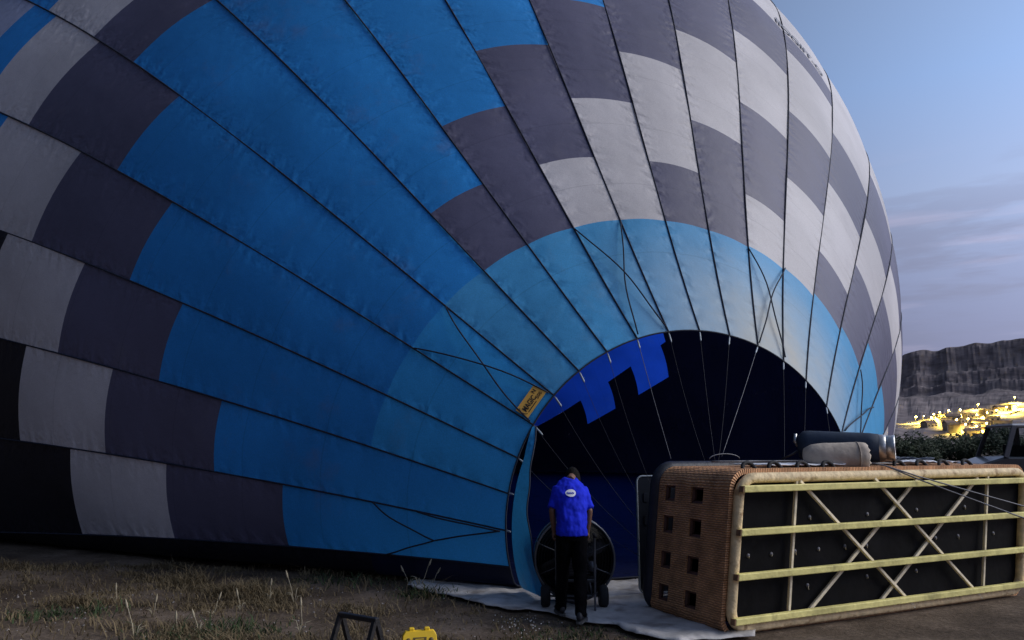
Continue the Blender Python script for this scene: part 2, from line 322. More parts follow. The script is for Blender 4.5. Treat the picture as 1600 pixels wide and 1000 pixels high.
def panel(k,a,b,c):
    mb=MB(); ns=8 if k<19 else 3; S=srange(a,b); P=[]; pale_mix=[]; gu=[]; gs=[]
    for j in range(ns+1):
        kk=k+j/ns
        if j==ns: kk=k+1-1e-6
        row=[]
        for s in S:
            gu.append(min(j,ns-j)/ns); gs.append(s*PR['S'])
            q=esurf(kk,s); n=.03*noise.noise((kk*.9,s*30,2.))*min(1,s*12)
            row.append(q+Vector((0,-n,0)))
            f=(1-sstep(.0,.039,s))**.65*max(0,1-abs(kk-12.8)/5.2); pale_mix.append(max(0,min(1,f*1.15)))  # ring paler towards the mouth edge, most on the upper right gores
        P.append(row)
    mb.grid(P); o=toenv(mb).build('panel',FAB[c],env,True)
    for nm_,dt_ in(('gu',gu),('gs',gs)):
        at=o.data.attributes.new(nm_,'FLOAT','POINT'); at.data.foreach_set('value',dt_)
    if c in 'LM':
        at=o.data.attributes.new('pale_mix','FLOAT','POINT'); at.data.foreach_set('value',pale_mix)
    return o
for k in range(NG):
    spec=G.get(k,'N.0393 K1'); a=0.  # dark underside gores: shade under the envelope put into the fabric colour
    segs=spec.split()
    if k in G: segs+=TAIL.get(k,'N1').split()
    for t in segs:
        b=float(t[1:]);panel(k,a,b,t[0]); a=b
# load tapes along every seam
def seampts(k,s0,s1,off=.012,n=90):
    out=[]
    for i in range(n+1):
        s=s0+(s1-s0)*(i/n)**1.5; out.append(esurf(k,s,False)+enorm(k,s)*off)
    return out
for k in list(range(0,22)):
    pts=seampts(k,0,.6,.008); toenv(MB().tube(pts,[.0105+.006*min(1,i/60) for i in range(len(pts))],5)).build('load_tape',M['rope'],env,True)
# crossing branch ropes below the ring
def branch(k0,s0,k1,s1,sag=.05):
    pts=[]
    for i in range(15):
        t=i/14; k=k0+(k1-k0)*t; s=s0+(s1-s0)*t
        wob=.015*math.sin(t*9+k0*2)
        pts.append(esurf(k,s,True)+enorm(k,s)*(.03+sag*math.sin(math.pi*t))+Vector((wob,0,0)))
    toenv(MB().tube(pts,.0105,5)).build('branch_rope',M['rope'],env,True)
for a in ((5,.0385,4.03,.001),(4,.0385,4.97,.001),(8,.0385,8.97,.001),(9,.0385,8.03,.001),(12,.0385,12.97,.001),(13,.040,12.03,.001),(16,.044,16.97,.004),(17,.05,16.1,.004),(1,.037,.45,.019),(.45,.019,.97,.001),(0.02,.034,.45,.019),(1,.024,.97,.001)): branch(*a)
# hem, clips and flying cables
hem=[esurf(k/4,0.0)+Vector((SP*.01,-CP*.01,0)) for k in range(0,NG*4)]
toenv(MB().tube(hem,.011,5,closed=True)).build('mouth_hem',M['rope'],env,True)
fdir=Vector((SP,-CP,0))

# ------------------------------------------------------------------ basket geometry frame
BK=dict(x0=1.986,y0=7.173,yaw=1.124,L=4.5,D=1.155,H=1.455,ly=-.189,lx=.052)
bA=Vector((math.sin(BK['yaw']),math.cos(BK['yaw']),0)); bB=Vector((-math.cos(BK['yaw']),math.sin(BK['yaw']),0)); bO=Vector((BK['x0'],BK['y0'],0))
def bl(x,y,z):      # basket local (x along length, y from floor to rim, z up) to world
    t=z/BK['H']; return bO+bA*(x+BK['lx']*t)+bB*(y+BK['ly']*t)+Vector((0,0,z))
cable_end={3:bl(-.05,1.2,.5),4:bl(.0,1.24,.6),5:bl(0,1.24,.75),6:bl(.02,1.24,.9),7:bl(.05,1.24,1.1),8:bl(.15,1.2,1.58),9:bl(.7,1.26,1.5),10:bl(.85,1.28,1.5),11:bl(.9,1.3,1.45),12:bl(.86,1.2,1.6),13:bl(1.9,1.27,1.5),14:bl(2.2,1.27,1.5),15:bl(2.8,1.27,1.4)}
for k in range(1,18):
    p=esurf(k,0); d=(cable_end[k]-p).normalized() if k in cable_end else fdir
    a=p+d*.02; toenv(MB().tube([a,a+d*.03,a+d*.14,a+d*.17],[.006,.012,.012,.005],6)).build('clip',M['clip'],env,True)
    if k in cable_end:
        b=cable_end[k]; sag=.02 if k in(8,12) else .1
        pts=[a+(b-a)*(i/12)+Vector((0,0,-sag*math.sin(math.pi*i/12))) for i in range(13)]
        toenv(MB().tube(pts,.004 if k in(8,12) else .0028,4)).build('flying_cable',M['cable'] if k in(8,12) else M['dcable'],env,True)
# scoop skirt hanging on the lower left of the mouth
sk=[]; 
for j in range(33):
    k=-.9+j*4.85/32; kq=k if k>=0 else k+NG
    p0=esurf(kq,0,False,False); Ln=.01+.16*max(0,4-max(k,-.2)); row=[]
    for i in range(13):
        t=i/12; q=p0+fdir*(.24*min(1,max(0,4-k))+Ln*t)+Vector((CP,SP,0))*(.05*t+.012*math.sin(k*5+t*3)*t)
        q.z=zclamp(q.z)+.004; row.append(q)
    sk.append(row)
o=toenv(MB().grid(sk)).build('scoop_skirt',FAB['M'],env,True)
toenv(MB().tube([r[-1] for r in sk],.009,5)).build('skirt_hem',M['rope'],env,True)
# maker's plate sewn on the mouth edge
M['plate']=mat('orange_plate',(.78,.42,.075),.5,var=.08,scale=12); M['print']=mat('black_print',(.015,.013,.012),.6,var=.1)
c0=esurf(4.06,.0018)+enorm(4.1,.004)*.03; c1=esurf(4.92,.0018)+enorm(4.9,.004)*.03; upv=((esurf(4.06,.0125)+esurf(4.92,.0125))/2-(c0+c1)/2+enorm(4.5,.01)*.06)
ex=(c1-c0).normalized(); PLW=(c1-c0).length; ez=(upv-ex*upv.dot(ex)).normalized(); en=ex.cross(ez).normalized()
if en.dot(Vector((0,-1,0)))<0: en=-en
PLH=.185
def pl(u,v,w): return c0+ex*u+ez*v+en*w
def plbox(u0,u1,v0,v1,w0,w1): 
    mb=MB(); mb.add([pl(u,v,w_) for u in(u0,u1) for v in(v0,v1) for w_ in(w0,w1)],[(0,1,3,2),(4,6,7,5),(0,4,5,1),(2,3,7,6),(0,2,6,4),(1,5,7,3)]); return mb
plate=toenv(plbox(0,PLW,0,PLH,0,.006)).build('maker_plate',M['plate'],env)
def text_mesh(s,size,bold=.0):
    cu=bpy.data.curves.new('t','FONT'); cu.body=s; cu.size=size; cu.offset=bold; cu.resolution_u=3; ob=bpy.data.objects.new('t',cu); COL.objects.link(ob)
    dg=bpy.context.evaluated_depsgraph_get(); me=ob.evaluated_get(dg).to_mesh(); v=[tuple(q.co) for q in me.vertices]; f=[tuple(q.vertices) for q in me.polygons]; ob.evaluated_get(dg).to_mesh_clear(); bpy.data.objects.remove(ob); return v,f
def put_text(s,size,u,v,fn,bold=0,sx=1):
    vs,fs=text_mesh(s,size,bold); mb=MB(); mb.add([fn(u+x*sx,v+y) for x,y,z in vs],fs); return mb
toenv(put_text('MAGIC',.1,.05,.06,lambda a,b:pl(a,b,.009),.003,.72)).build('lettering',M['print'],plate)
toenv(put_text('N',.07,PLW-.105,.115,lambda a,b:pl(a,b,.009),.002)).build('lettering',M['print'],plate)
toenv(put_text('500',.065,PLW-.13,.035,lambda a,b:pl(a,b,.009),.001)).build('lettering',M['print'],plate)
toenv(plbox(.07,PLW-.16,.03,.04,.0075,.009)).build('underline',M['print'],plate)
arc=[pl(.055+.035*math.cos(a),.095+.06*math.sin(a),.009) for a in [math.pi*(.55+.9*i/10) for i in range(11)]]
toenv(MB().tube(arc,.004,4)).build('emblem_arc',M['print'],plate)
# faded letters high on the white band
M['letter']=mat('faded_letter',(.10,.11,.15),.7,var=.3,scale=3)
o=toenv(put_text('IIOGIIT-O',.0115,0,0,lambda a,b:esurf(12.85+a*19,.2405+b)+enorm(12.85+a*19,.2405+b)*.02,.0004,1.)).build('lettering',M['letter'],env)

# ------------------------------------------------------------------ basket on its side
bk=empty('wicker_basket',bO); tag(bk,'large wicker balloon basket lying on its side showing yellow floor runners','basket')
def tob(mb): mb.v=[(x-bO.x,y-bO.y,z) for x,y,z in mb.v]; return mb
L,D,H=BK['L'],BK['D'],BK['H']; CR=.14
def rr(x0,x1,z0,z1,r,cuts=()):
    # rounded rectangle path in x-z, clockwise from left-bottom going up the left end
    pts=[]
    zs=sorted(set([z0+r]+[z for z in cuts]+[z1-r])); pts+=[(x0,z) for z in zs]
    for i in range(1,7): a=math.pi-math.pi/2*i/6; pts.append((x0+r+r*math.cos(a),z1-r+r*math.sin(a)))
    n=24; pts+=[(x0+r+(x1-x0-2*r)*i/n,z1) for i in range(1,n+1)]
    for i in range(1,7): a=math.pi/2-math.pi/2*i/6; pts.append((x1-r+r*math.cos(a),z1-r+r*math.sin(a)))
    pts+=[(x1,z1-r+(z0-z1+2*r)*i/8) for i in range(1,9)]
    for i in range(1,7): a=-math.pi/2*i/6; pts.append((x1-r+r*math.cos(a),z0+r+r*math.sin(a)))
    pts+=[(x1-r-(x1-x0-2*r)*i/n,z0) for i in range(1,n+1)]
    for i in range(1,6): a=-math.pi/2-math.pi/2*i/6; pts.append((x0+r+r*math.cos(a),z0+r+r*math.sin(a)))
    return pts
def wicker_mat(name,col,fu,fv):
    m=bpy.data.materials.new(name); m.use_nodes=True; t=m.node_tree; n=t.nodes; l=t.links; b=n['Principled BSDF']
    uv=n.new('ShaderNodeUVMap'); sp=n.new('ShaderNodeSeparateXYZ')
    # slight irregularity
    nz=n.new('ShaderNodeTexNoise'); nz.inputs['Scale'].default_value=7; l.new(uv.outputs[0],nz.inputs['Vector'])
    va=n.new('ShaderNodeVectorMath'); va.operation='MULTIPLY_ADD'; va.inputs[1].default_value=(.02,.02,0); l.new(nz.outputs['Color'],va.inputs[0]); l.new(uv.outputs[0],va.inputs[2]); l.new(va.outputs[0],sp.inputs[0])
    def ma(op,a,bv=None):
        q=n.new('ShaderNodeMath'); q.operation=op
        for i,x in enumerate((a,bv)):
            if x is None: continue
            if isinstance(x,(int,float)): q.inputs[i].default_value=x
            else: l.new(x,q.inputs[i])
        return q.outputs[0]
    v=ma('MULTIPLY',sp.outputs[1],fv); u=ma('MULTIPLY',sp.outputs[0],fu)
    par=ma('MULTIPLY',ma('MODULO',ma('FLOOR',v),2.),.5)
    hu=ma('ABSOLUTE',ma('SINE',ma('MULTIPLY',ma('ADD',u,par),math.pi))); hv=ma('ABSOLUTE',ma('SINE',ma('MULTIPLY',v,math.pi)))
    hh=ma('MULTIPLY',ma('ADD',ma('MULTIPLY',ma('POWER',hu,1.2),.5),.5),ma('POWER',hv,.8))
    n3=n.new('ShaderNodeTexNoise'); n3.inputs['Scale'].default_value=6; n3.inputs['Detail'].default_value=6; l.new(uv.outputs[0],n3.inputs['Vector'])
    n4=n.new('ShaderNodeTexNoise'); n4.inputs['Scale'].default_value=60; n4.inputs['Detail'].default_value=3; l.new(uv.outputs[0],n4.inputs['Vector'])
    tone=ma('MULTIPLY',ma('ADD',ma('MULTIPLY',n3.outputs[0],1.6),.15),ma('ADD',ma('MULTIPLY',n4.outputs[0],.6),.7))
    mx=n.new('ShaderNodeMix'); mx.data_type='RGBA'; mx.blend_type='MULTIPLY'; mx.inputs[0].default_value=1; mx.inputs[6].default_value=(*col,1); l.new(ma('MULTIPLY',tone,ma('ADD',ma('MULTIPLY',hh,.45),.55)),mx.inputs[7]); l.new(mx.outputs[2],b.inputs['Base Color'])
    b.inputs['Roughness'].default_value=.65; b.inputs['Specular IOR Level'].default_value=.3
    bp=n.new('ShaderNodeBump'); bp.inputs['Strength'].default_value=1; bp.inputs['Distance'].default_value=.014; l.new(hh,bp.inputs['Height']); l.new(bp.outputs[0],b.inputs['Normal']); return m
M['wicker']=wicker_mat('brown_wicker',(.68,.35,.17),15,46)
M['border']=mat('tan_binding',(.74,.57,.33),.7,var=.2,scale=14,bump=.9,bscale=16,stain=(.30,.17,.08,.7),sscale=9,sthr=(.56,.7))
HZ=[.855,.63,.381,.152]; HY=[(.49,.15),(.92,.14)]
zc=[]; 
for q in HZ: zc+= [q*H-.088,q*H+.088]
zc=[min(max(z,CR+.001),H-CR-.001) for z in zc]
path=rr(0,L,0,H,CR,zc)
ys=[.03,.2,.34]; 
for c,w_ in HY: ys+=[c-w_/1.6,c+w_/1.6]
ys=sorted(ys+[.7,D-.02])
def wall_mesh():
    mb=MB(); n=len(path); m=len(ys); vs=[bl(x,y,z) for (x,z) in path for y in ys]; fs=[]; uvs=[]
    Ls=[0]
    for i in range(n): a=path[i];b=path[(i+1)%n]; Ls.append(Ls[-1]+math.hypot(a[0]-b[0],a[1]-b[1]))
    for i in range(n):
        i2=(i+1)%n; za,zb=path[i][1],path[i2][1]; onend=abs(path[i][0])<1e-6 and abs(path[i2][0])<1e-6
        zm=(za+zb)/2/H
        for j in range(m-1):
            ym=(ys[j]+ys[j+1])/2
            if onend and any(abs(zm*H-q*H)<.07 for q in HZ) and any(abs(ym-c)<w_/1.7 for c,w_ in HY): continue
            fs.append((i*m+j,i2*m+j,i2*m+j+1,i*m+j+1)); uvs.append([(ys[j],Ls[i]),(ys[j],Ls[i+1]),(ys[j+1],Ls[i+1]),(ys[j+1],Ls[i])])
    mb.add(vs,fs); tob(mb); o=mb.build('wicker_wall',M['wicker'],bk)
    ul=o.data.uv_layers.new(name='UVMap')
    for p,u in zip(o.data.polygons,uvs):
        for li,q in zip(p.loop_indices,u): ul.data[li].uv=q
    md=o.modifiers.new('thick','SOLIDIFY'); md.thickness=.05; md.offset=1 if True else -1
    return o
wall=wall_mesh()
# dark frames round the step holes
M['hole']=mat('hole_leather',(.10,.048,.035),.7,var=.3,bump=.2)
for c,w_ in HY:
    for q in HZ:
        z=q*H; a=.012; y0,y1,z0,z1=c-w_/1.6,c+w_/1.6,max(z-.088,CR),min(z+.088,H-CR)
        lp=[bl(-.004,y0,z0),bl(-.004,y1,z0),bl(-.004,y1,z1),bl(-.004,y0,z1)]
        pts=[]
        for i in range(4):
            for t in range(4): pts.append(lp[i].lerp(lp[(i+1)%4],t/4))
        tob(MB().tube(pts,.028,6,closed=True)).build('step_hole_frame',M['hole'],bk)
def add_uv_tube(o,n,lenscale):
    pass
def ruv(o,pts,n,closed=True):
    Ls=[0]
    m=len(pts)
    for i in range(m): Ls.append(Ls[-1]+(pts[(i+1)%m]-pts[i]).length)
    ul=o.data.uv_layers.new(name='UVMap'); k=0
    for i in range(m if closed else m-1):
        for j in range(n):
            p=o.data.polygons[k]; k+=1
            for li,q in zip(p.loop_indices,[(j/n,Ls[i]),((j+1)/n,Ls[i]),((j+1)/n,Ls[i+1]),(j/n,Ls[i+1])]): ul.data[li].uv=(q[0]*.3,q[1])
# bound floor border and dark rim roll
bp_=[bl(x,.0,z) for x,z in rr(.04,L-.04,.045,H-.035,.17)]
o=tob(MB().tube(bp_,.05,10,closed=True)).build('floor_border',M['border'],bk,True); ruv(o,bp_,10)
rp=[bl(x,D+.02,z) for x,z in rr(-.03,L+.03,.05,H+.03,CR+.03)]
M['rim']=mat('dark_leather_padding',(.016,.017,.026),.55,var=.3,scale=12,bump=.3,bscale=18)
tob(MB().tube(rp,.075,10,closed=True)).build('rim_padding',M['rim'],bk,True)
# floor board
M['floor']=mat('black_floor_board',(.0035,.0035,.005),.75,var=.5,scale=5,spec=.12,bump=.2,bscale=12,stain=(.02,.02,.022,.5),sscale=3,sthr=(.58,.75))
mb=MB(); fp=rr(.03,L-.03,.03,H-.03,CR); n=len(fp); mb.add([bl(x,.03,z) for x,z in fp]+[bl(x,.055,z) for x,z in fp],[tuple(range(n)),tuple(range(2*n-1,n-1,-1))]+[(i,i+n,(i+1)%n+n,(i+1)%n) for i in range(n)])
tob(mb).build('floor_board',M['floor'],bk)
# inner partitions; the first is a dark back added to darken the step holes
for x in (.16,1.5,3.0):
    mb=MB(); mb.add([bl(x+a,y,z) for a in(0,.05) for y in(.08,D-.05) for z in(.06,H-.06)],[(0,1,3,2),(4,6,7,5),(0,4,5,1),(2,3,7,6),(0,2,6,4),(1,5,7,3)]); tob(mb).build('partition_and_dark_back',M['floor'],bk)
# runners and battens
M['runner']=mat('yellow_runner_wood',(.78,.69,.26),.6,var=.3,scale=4,stretch=(1,1,1),stain=(.30,.26,.10,.5),sscale=7,sthr=(.58,.75),bump=.3,bscale=30)
M['runend']=mat('runner_end_grain',(.23,.13,.07),.8,var=.3,scale=20)
M['batten']=mat('pale_batten_wood',(.80,.69,.50),.65,var=.25,scale=9,stain=(.16,.12,.07,.7),sscale=4,bump=.2,bscale=30)
def hexa(x0,x1,y0,y1,z0,z1):
    mb=MB(); mb.add([bl(x,y,z) for x in(x0,x1) for y in(y0,y1) for z in(z0,z1)],[(0,1,3,2),(4,6,7,5),(0,4,5,1),(2,3,7,6),(0,2,6,4),(1,5,7,3)]); return tob(mb)
for z in (.910,.638,.361,.087):
    r=hexa(.0,L+.02,-.115,-.05,z*H-.031,z*H+.031).build('runner',M['runner'],bk); bv=r.modifiers.new('b','BEVEL'); bv.width=.008; bv.segments=2
    hexa(-.012,-.0005,-.112,-.053,z*H-.028,z*H+.028).build('runner_end',M['runend'],r)
def batten(a,b,y,wd=.034):
    p=bl(a[0],y,a[1]*H);q=bl(b[0],y,b[1]*H); r=tob(MB().bar(p,q,.03,wd,up=bA.cross(bB) if abs(a[0]-b[0])>.2 else bA)).build('batten',M['batten'],bk)
    bv=r.modifiers.new('b','BEVEL'); bv.width=.005
for x in (.745,3.74): batten((x,.03),(x,.955),-.018)
for a,b in (((.775,.95),(2.56,.015)),((1.83,.955),(3.70,.015)),): batten(a,b,-.032)
for a,b in (((.93,.03),(2.55,.95)),((1.95,.03),(3.58,.94))): batten(a,b,-.008)
# bolts and scuffed washers on the board
for (x,v) in ((.23,.477),(.522,.474),(.831,.482),(1.153,.482),(1.524,.486),(1.844,.483),(2.943,.494),(3.329,.496),(3.968,.495),(1.005,.702),(1.832,.7),(2.604,.713),(3.423,.715),(1.029,.246),(1.876,.262),(2.645,.266)):
    tob(MB().lathe([(.0001,.012),(.012,.012),(.022,.004),(.024,0)],bl(x,.03,v*H),-bB,8)).build('bolt',M['cable'],bk,True)
    q_=random.uniform(.3,1.1); tob(MB().tube([bl(x+.01*q_,.022,v*H),bl(x,.016,v*H-.02*q_),bl(x+.015*q_,.022,v*H-.045*q_)],.0035,5)).build('cord_end',M['batten'],bk,True)
# rope handles on the upper side wall
for x in (.28,.62,1.0,1.36,2.45,2.82,3.2,3.62):
    pts=[bl(x+.085*math.cos(a),.13+.05*math.sin(a),H+.02+.085*math.sin(a)) for a in [math.pi*i/10 for i in range(11)]]
    tob(MB().tube(pts,.02,6)).build('rope_handle',M['dark'],bk,True)
# cloths lying on the upper side
def cloth(name,x0,x1,y0,y1,m,label,amp=.012,z=H+.075,nx=30,ny=12,cat='cloth'):
    P=[[bl(x0+(x1-x0)*i/nx+.03*noise.noise((j*.5,i*.2,x0)),y0+(y1-y0)*j/ny+.04*noise.noise((i*.35,3,x0)),z+amp*(.5+noise.noise((i*.33+x0*7,j*.5,1.7)))) for j in range(ny+1)] for i in range(nx+1)]
    o=MB().grid(P).build(name,m,None,True); sd=o.modifiers.new('t','SOLIDIFY'); sd.thickness=.008
    return tag(o,label,cat)
M['white_cloth']=mat('white_cloth',(.66,.68,.74),.8,var=.08,bump=.3,bscale=12)
M['navy']=mat('navy_fabric',(.035,.05,.085),.7,var=.2,bump=.3,bscale=14)
cloth('white_cloth',.55,1.75,.18,.72,M['white_cloth'],'white cloth spread flat on the basket beside the canvas bag')
cloth('folded_banner',2.72,3.55,.2,.85,M['white_cloth'],'white folded sheet on the basket under a dark blue cover',.03)
cloth('cover_cloth',2.6,3.45,.45,1.0,M['navy'],'dark slate cover folded over the white sheet on the basket',.03,H+.115)
# loose line lying along the rim
pts=[bl(.55+.12*i,1.0+.06*noise.noise((i*.7,0,0))-.02*i,H+.10+.012*noise.noise((i,3,0))) for i in range(14)]
tag(MB().tube(pts,.011,5).build('loose_line',M['cable'],None,True),'thin grey line lying along the padded rim of the basket','line')
pts=[bl(.86+.22*math.cos(a),1.15,H+.12+.06*math.sin(a)) for a in [math.pi*(i/14) for i in range(15)]]
tag(MB().tube(pts,.006,5).build('wire_loop',M['cable'],None,True),'thin wire loop standing up from the basket rim','wire')

# ------------------------------------------------------------------ fuel cylinder and canvas bag on the basket
M['jacket']=mat('blue_black_jacket',(.018,.032,.06),.75,var=.25,scale=6,bump=.3,bscale=10)
tA=bl(1.84,.98,H+.27); tB=bl(2.34,.30,H+.245); ax=(tB-tA).normalized(); Lc=(tB-tA).length
cy=empty('fuel_cylinder',tA); tag(cy,'fuel cylinder in dark blue jacket with bare steel collar','cylinder')
def rel(mb,o): mb.v=[(x-o.location.x,y-o.location.y,z-o.location.z) for x,y,z in mb.v]; return mb
rel(MB().lathe([(.0001,-.02),(.12,-.02),(.17,.03),(.178,.1),(.17,Lc*.5),(.165,Lc-.12),(.155,Lc-.02),(.14,Lc-.015)],tA,ax,24),cy).build('jacket',M['jacket'],cy,True)
M['brush']=mat('worn_steel',(.5,.48,.46),.42,1,var=.3,scale=9,bump=.15,bscale=30)
sh=rel(MB().lathe([(.148,Lc-.05),(.15,Lc+.02),(.135,Lc+.06),(.0001,Lc+.075)],tA,ax,28),cy).build('shell',M['brush'],cy,True)
rel(MB().lathe([(.128,Lc+.05),(.132,Lc+.12),(.142,Lc+.14),(.147,Lc+.13),(.14,Lc+.1),(.138,Lc+.05)],tA,ax,28),cy).build('collar',M['steel'],cy,True)
for a,b in ((tA-ax*.02,tA-ax*.02+Vector((-.03,0,.15))),):
    rel(MB().tube([tA-ax*.03,tA-ax*.06+Vector((0,0,.05)),tA-ax*.05+Vector((0,0,.14))],[.02,.025,.018],7),cy).build('valve',M['steel'],cy,True)
rel(MB().tube([tA-ax*.04+Vector((.0,0,-.06)),tA-ax*.1+Vector((0,0,-.1)),tA-ax*.22+Vector((0,0,-.16))],.014,6),cy).build('hose',M['cable'],cy,True)
M['canvas']=mat('beige_canvas',(.43,.37,.31),.9,var=.2,scale=7,bump=.8,bscale=9,stain=(.27,.22,.18,.6),sscale=3)
gA=bl(1.40,.48,H+.16); gB=bl(1.90,.14,H+.155); ax2=(gB-gA).normalized(); Lg=(gB-gA).length
bagm=MB(); u=ax2.orthogonal().normalized(); v=ax2.cross(u); ring=28; profb=[(.0005,-.035),(.03,-.033),(.085,-.02),(.122,.05),(.14,.18),(.148,.36),(.15,Lg-.12),(.152,Lg-.05),(.146,Lg-.005),(.125,Lg+.012),(.08,Lg-.004),(.03,Lg-.03),(.006,Lg-.045)]
P=[]
for j in range(ring+1):
    a=2*math.pi*j/ring; row=[]
    for i,(r,t) in enumerate(profb):
        rad=r*(1+.05*noise.noise((math.cos(a)*1.5,math.sin(a)*1.5,t*7))); 
        if i>=9: rad*=1+.03*math.sin(a*9); t+=.009*math.sin(a*11+1)*(r/.1)
        q=gA+ax2*t+(u*math.cos(a)+v*math.sin(a))*rad
        q.z=max(q.z,gA.z-.135); row.append(q)
    P.append(row)
bag=empty('canvas_bag',gA); tag(bag,'round beige canvas bag with gathered end lying on the basket','bag')
rel(bagm.grid(P),bag).build('bag_body',M['canvas'],bag,True)
cordp=[gB-ax2*.09+(u*math.cos(a)+v*math.sin(a))*.154 for a in [2*math.pi*i/24 for i in range(24)]]
cordp=[Vector((q.x,q.y,max(q.z,gA.z-.13))) for q in cordp]
rel(MB().tube(cordp,.006,5,closed=True),bag).build('draw_cord',M['canvas'],bag,True)
# tether cables running off to the right
for dz,lab in ((0,'upper thin steel tether cable running down from the basket top'),(-.075,'lower thin steel tether cable running down from the basket top')):
    a=bl(2.05,.02,H+.05); b=dpt(1600,785-dz*120,8.0); c=b+(b-a)*1.0; c=a+(b-a)*2.3
    k=(a.z-.0)/(a.z-b.z); e=a+(b-a)*min(k,3.2); st=bl(1.8,.3,H+.09)
    pts=[st,bl(1.95,.12,H+.09),a+Vector((0,0,.012))]+[a+(e-a)*(i/14)+Vector((0,0,-.05*math.sin(math.pi*i/14)+dz*min(1,i/5))) for i in range(1,15)]
    tag(MB().tube(pts,.008,5).build('tether_cable',M['cable'],None,True),lab,'cable')

# ------------------------------------------------------------------ tarpaulin
near=[(636,917),(650,922),(672,927),(700,931),(730,939),(760,946),(800,955),(830,954),(860,958),(900,971),(960,980),(1000,995),(1060,1003),(1110,1000),(1180,996)]
far=[(640,913),(655,909),(680,907),(700,908),(730,905),(760,905),(800,905),(840,904),(880,904),(920,903),(960,902),(1000,901),(1040,898),(1080,893),(1180,888)]
def pint(pl_,t):
    u=t*(len(pl_)-1); i=min(int(u),len(pl_)-2); f=u-i; return pl_[i][0]*(1-f)+pl_[i+1][0]*f,pl_[i][1]*(1-f)+pl_[i+1][1]*f
P=[]
for i in range(181):
    t=i/180; a=gpt(*pint(near,t)); b=gpt(*pint(far,t)); row=[]
    for j in range(41):
        q=a.lerp(b,j/40); e=1-abs(j/40-.5)*2; hl=1-sstep(.0,.25,t)
        q.x+=.03*noise.noise((t*30,j*.1,0)); q.y+=.05*noise.noise((t*26,1,j*.05))*(1 if j<6 else .3)
        q.z=.014+.034*abs(noise.noise((q.x*2.2,q.y*3,1)))**1.3+.01*abs(noise.noise((q.x*5,q.y*4,9)))+.05*hl*abs(noise.noise((q.x*2.2,q.y*2.2,5)))+.012*abs(noise.noise((q.x*9,q.y*9,2)))
        if j==0: q.z*=.6
        row.append(q)
    P.append(row)
M['tarp']=mat('pale_tarpaulin',(.50,.475,.46),.85,var=.22,scale=4,bump=.9,bscale=7,stain=(.17,.14,.12,.75),sscale=3.,sthr=(.48,.70))
o=MB().grid(P).build('tarpaulin',M['tarp'],None,True); o.modifiers.new('t','SOLIDIFY').thickness=.006
tag(o,'pale grey tarpaulin spread on the dirt under the balloon mouth','tarpaulin')

# ------------------------------------------------------------------ inflation fan
FX,FY=.67,8.42; fan=empty('inflation_fan',(FX,FY,0)); tag(fan,'wheeled inflation fan with round wire cage held by the crewman','fan')
M['cage']=mat('grey_cage_wire',(.13,.135,.15),.4,.5,var=.2); M['blade']=mat('wood_blade',(.03,.028,.03),.5,var=.2); M['engine']=mat('engine_black',(.014,.014,.017),.5,var=.4,bump=.2)
cz=.50
def circ(r,y,n=48,cx=.02): return [Vector((cx+r*math.cos(2*math.pi*i/n),y,cz+r*math.sin(2*math.pi*i/n))) for i in range(n)]
MB().tube(circ(.435,-.06),.013,6,closed=True).build('cage_ring',M['cage'],fan,True)
MB().tube(circ(.435,.22),.013,6,closed=True).build('cage_ring',M['cage'],fan,True)
for r in [.05+.032*i for i in range(12)]:
    MB().tube(circ(r,-.075),.003,4,closed=True).build('cage_wire',M['engine'],fan,True)
    MB().tube(circ(r,.225),.0045,4,closed=True).build('cage_wire',M['engine'],fan,True)
MB().lathe([(.001,0),(.3,.012),(.425,.0)],(.02,.215,cz),(0,1,0),40).build('back_screen',M['engine'],fan,True)
for i in range(8):
    a=2*math.pi*(i+.5)/8; d=Vector((math.cos(a),0,math.sin(a)))
    MB().tube([Vector((.02,-.08,cz))+d*.05,Vector((.02,-.075,cz))+d*.3,Vector((.02,-.06,cz))+d*.435],.008 if i%2 else .005,5).build('cage_spoke',M['cage'],fan,True)
    MB().tube([Vector((.02,-.06,cz))+d*.44,Vector((.02,.22,cz))+d*.44],.007,5).build('cage_bar',M['cage'],fan,True)
# shroud
o=MB().lathe([(.428,-.03),(.428,.2)],(.02,0,cz),(0,1,0),40); o.f=o.f[:-2]; o.build('shroud',M['engine'],fan,True).modifiers.new('t','SOLIDIFY').thickness=.006
MB().lathe([(.001,.0),(.06,.01),(.06,.1),(.001,.12)],(.02,.04,cz),(0,1,0),16).build('hub',M['steel'],fan,True)
for i in range(4):
    a=2*math.pi*i/4+.4; d=Vector((math.cos(a),0,math.sin(a))); e=Vector((-math.sin(a),0,math.cos(a))); P=[]
    for j in range(8):
        r=.05+.35*j/7; wd=.05+.03*math.sin(j/7*3); tw=.7-.45*j/7
        P.append([Vector((.02,.09,cz))+d*r+e*(wd*q*math.cos(tw))+Vector((0,wd*q*math.sin(tw),0)) for q in(-1,-.3,.4,1)])
    MB().grid(P).build('blade',M['blade'],fan,True).modifiers.new('t','SOLIDIFY').thickness=.012
mb=MB().box((0,-.26,.47),(.26,.22,.24)); e=mb.build('engine_block',M['engine'],fan); e.modifiers.new('b','BEVEL').width=.025
for i in range(5): MB().box((0,-.26,.40+i*.03),(.30,.25,.008)).build('cooling_fin',M['black_steel'],e)
MB().lathe([(.001,-.13),(.09,-.13),(.1,-.1),(.1,.1),(.09,.13),(.001,.13)],(0,-.24,.68),(1,0,0),18).build('fuel_tank',M['engine'],fan,True)
MB().lathe([(.001,-.06),(.05,-.05),(.05,.05),(.001,.06)],(.19,-.24,.45),(0,1,0),14).build('muffler',M['cage'],fan,True)
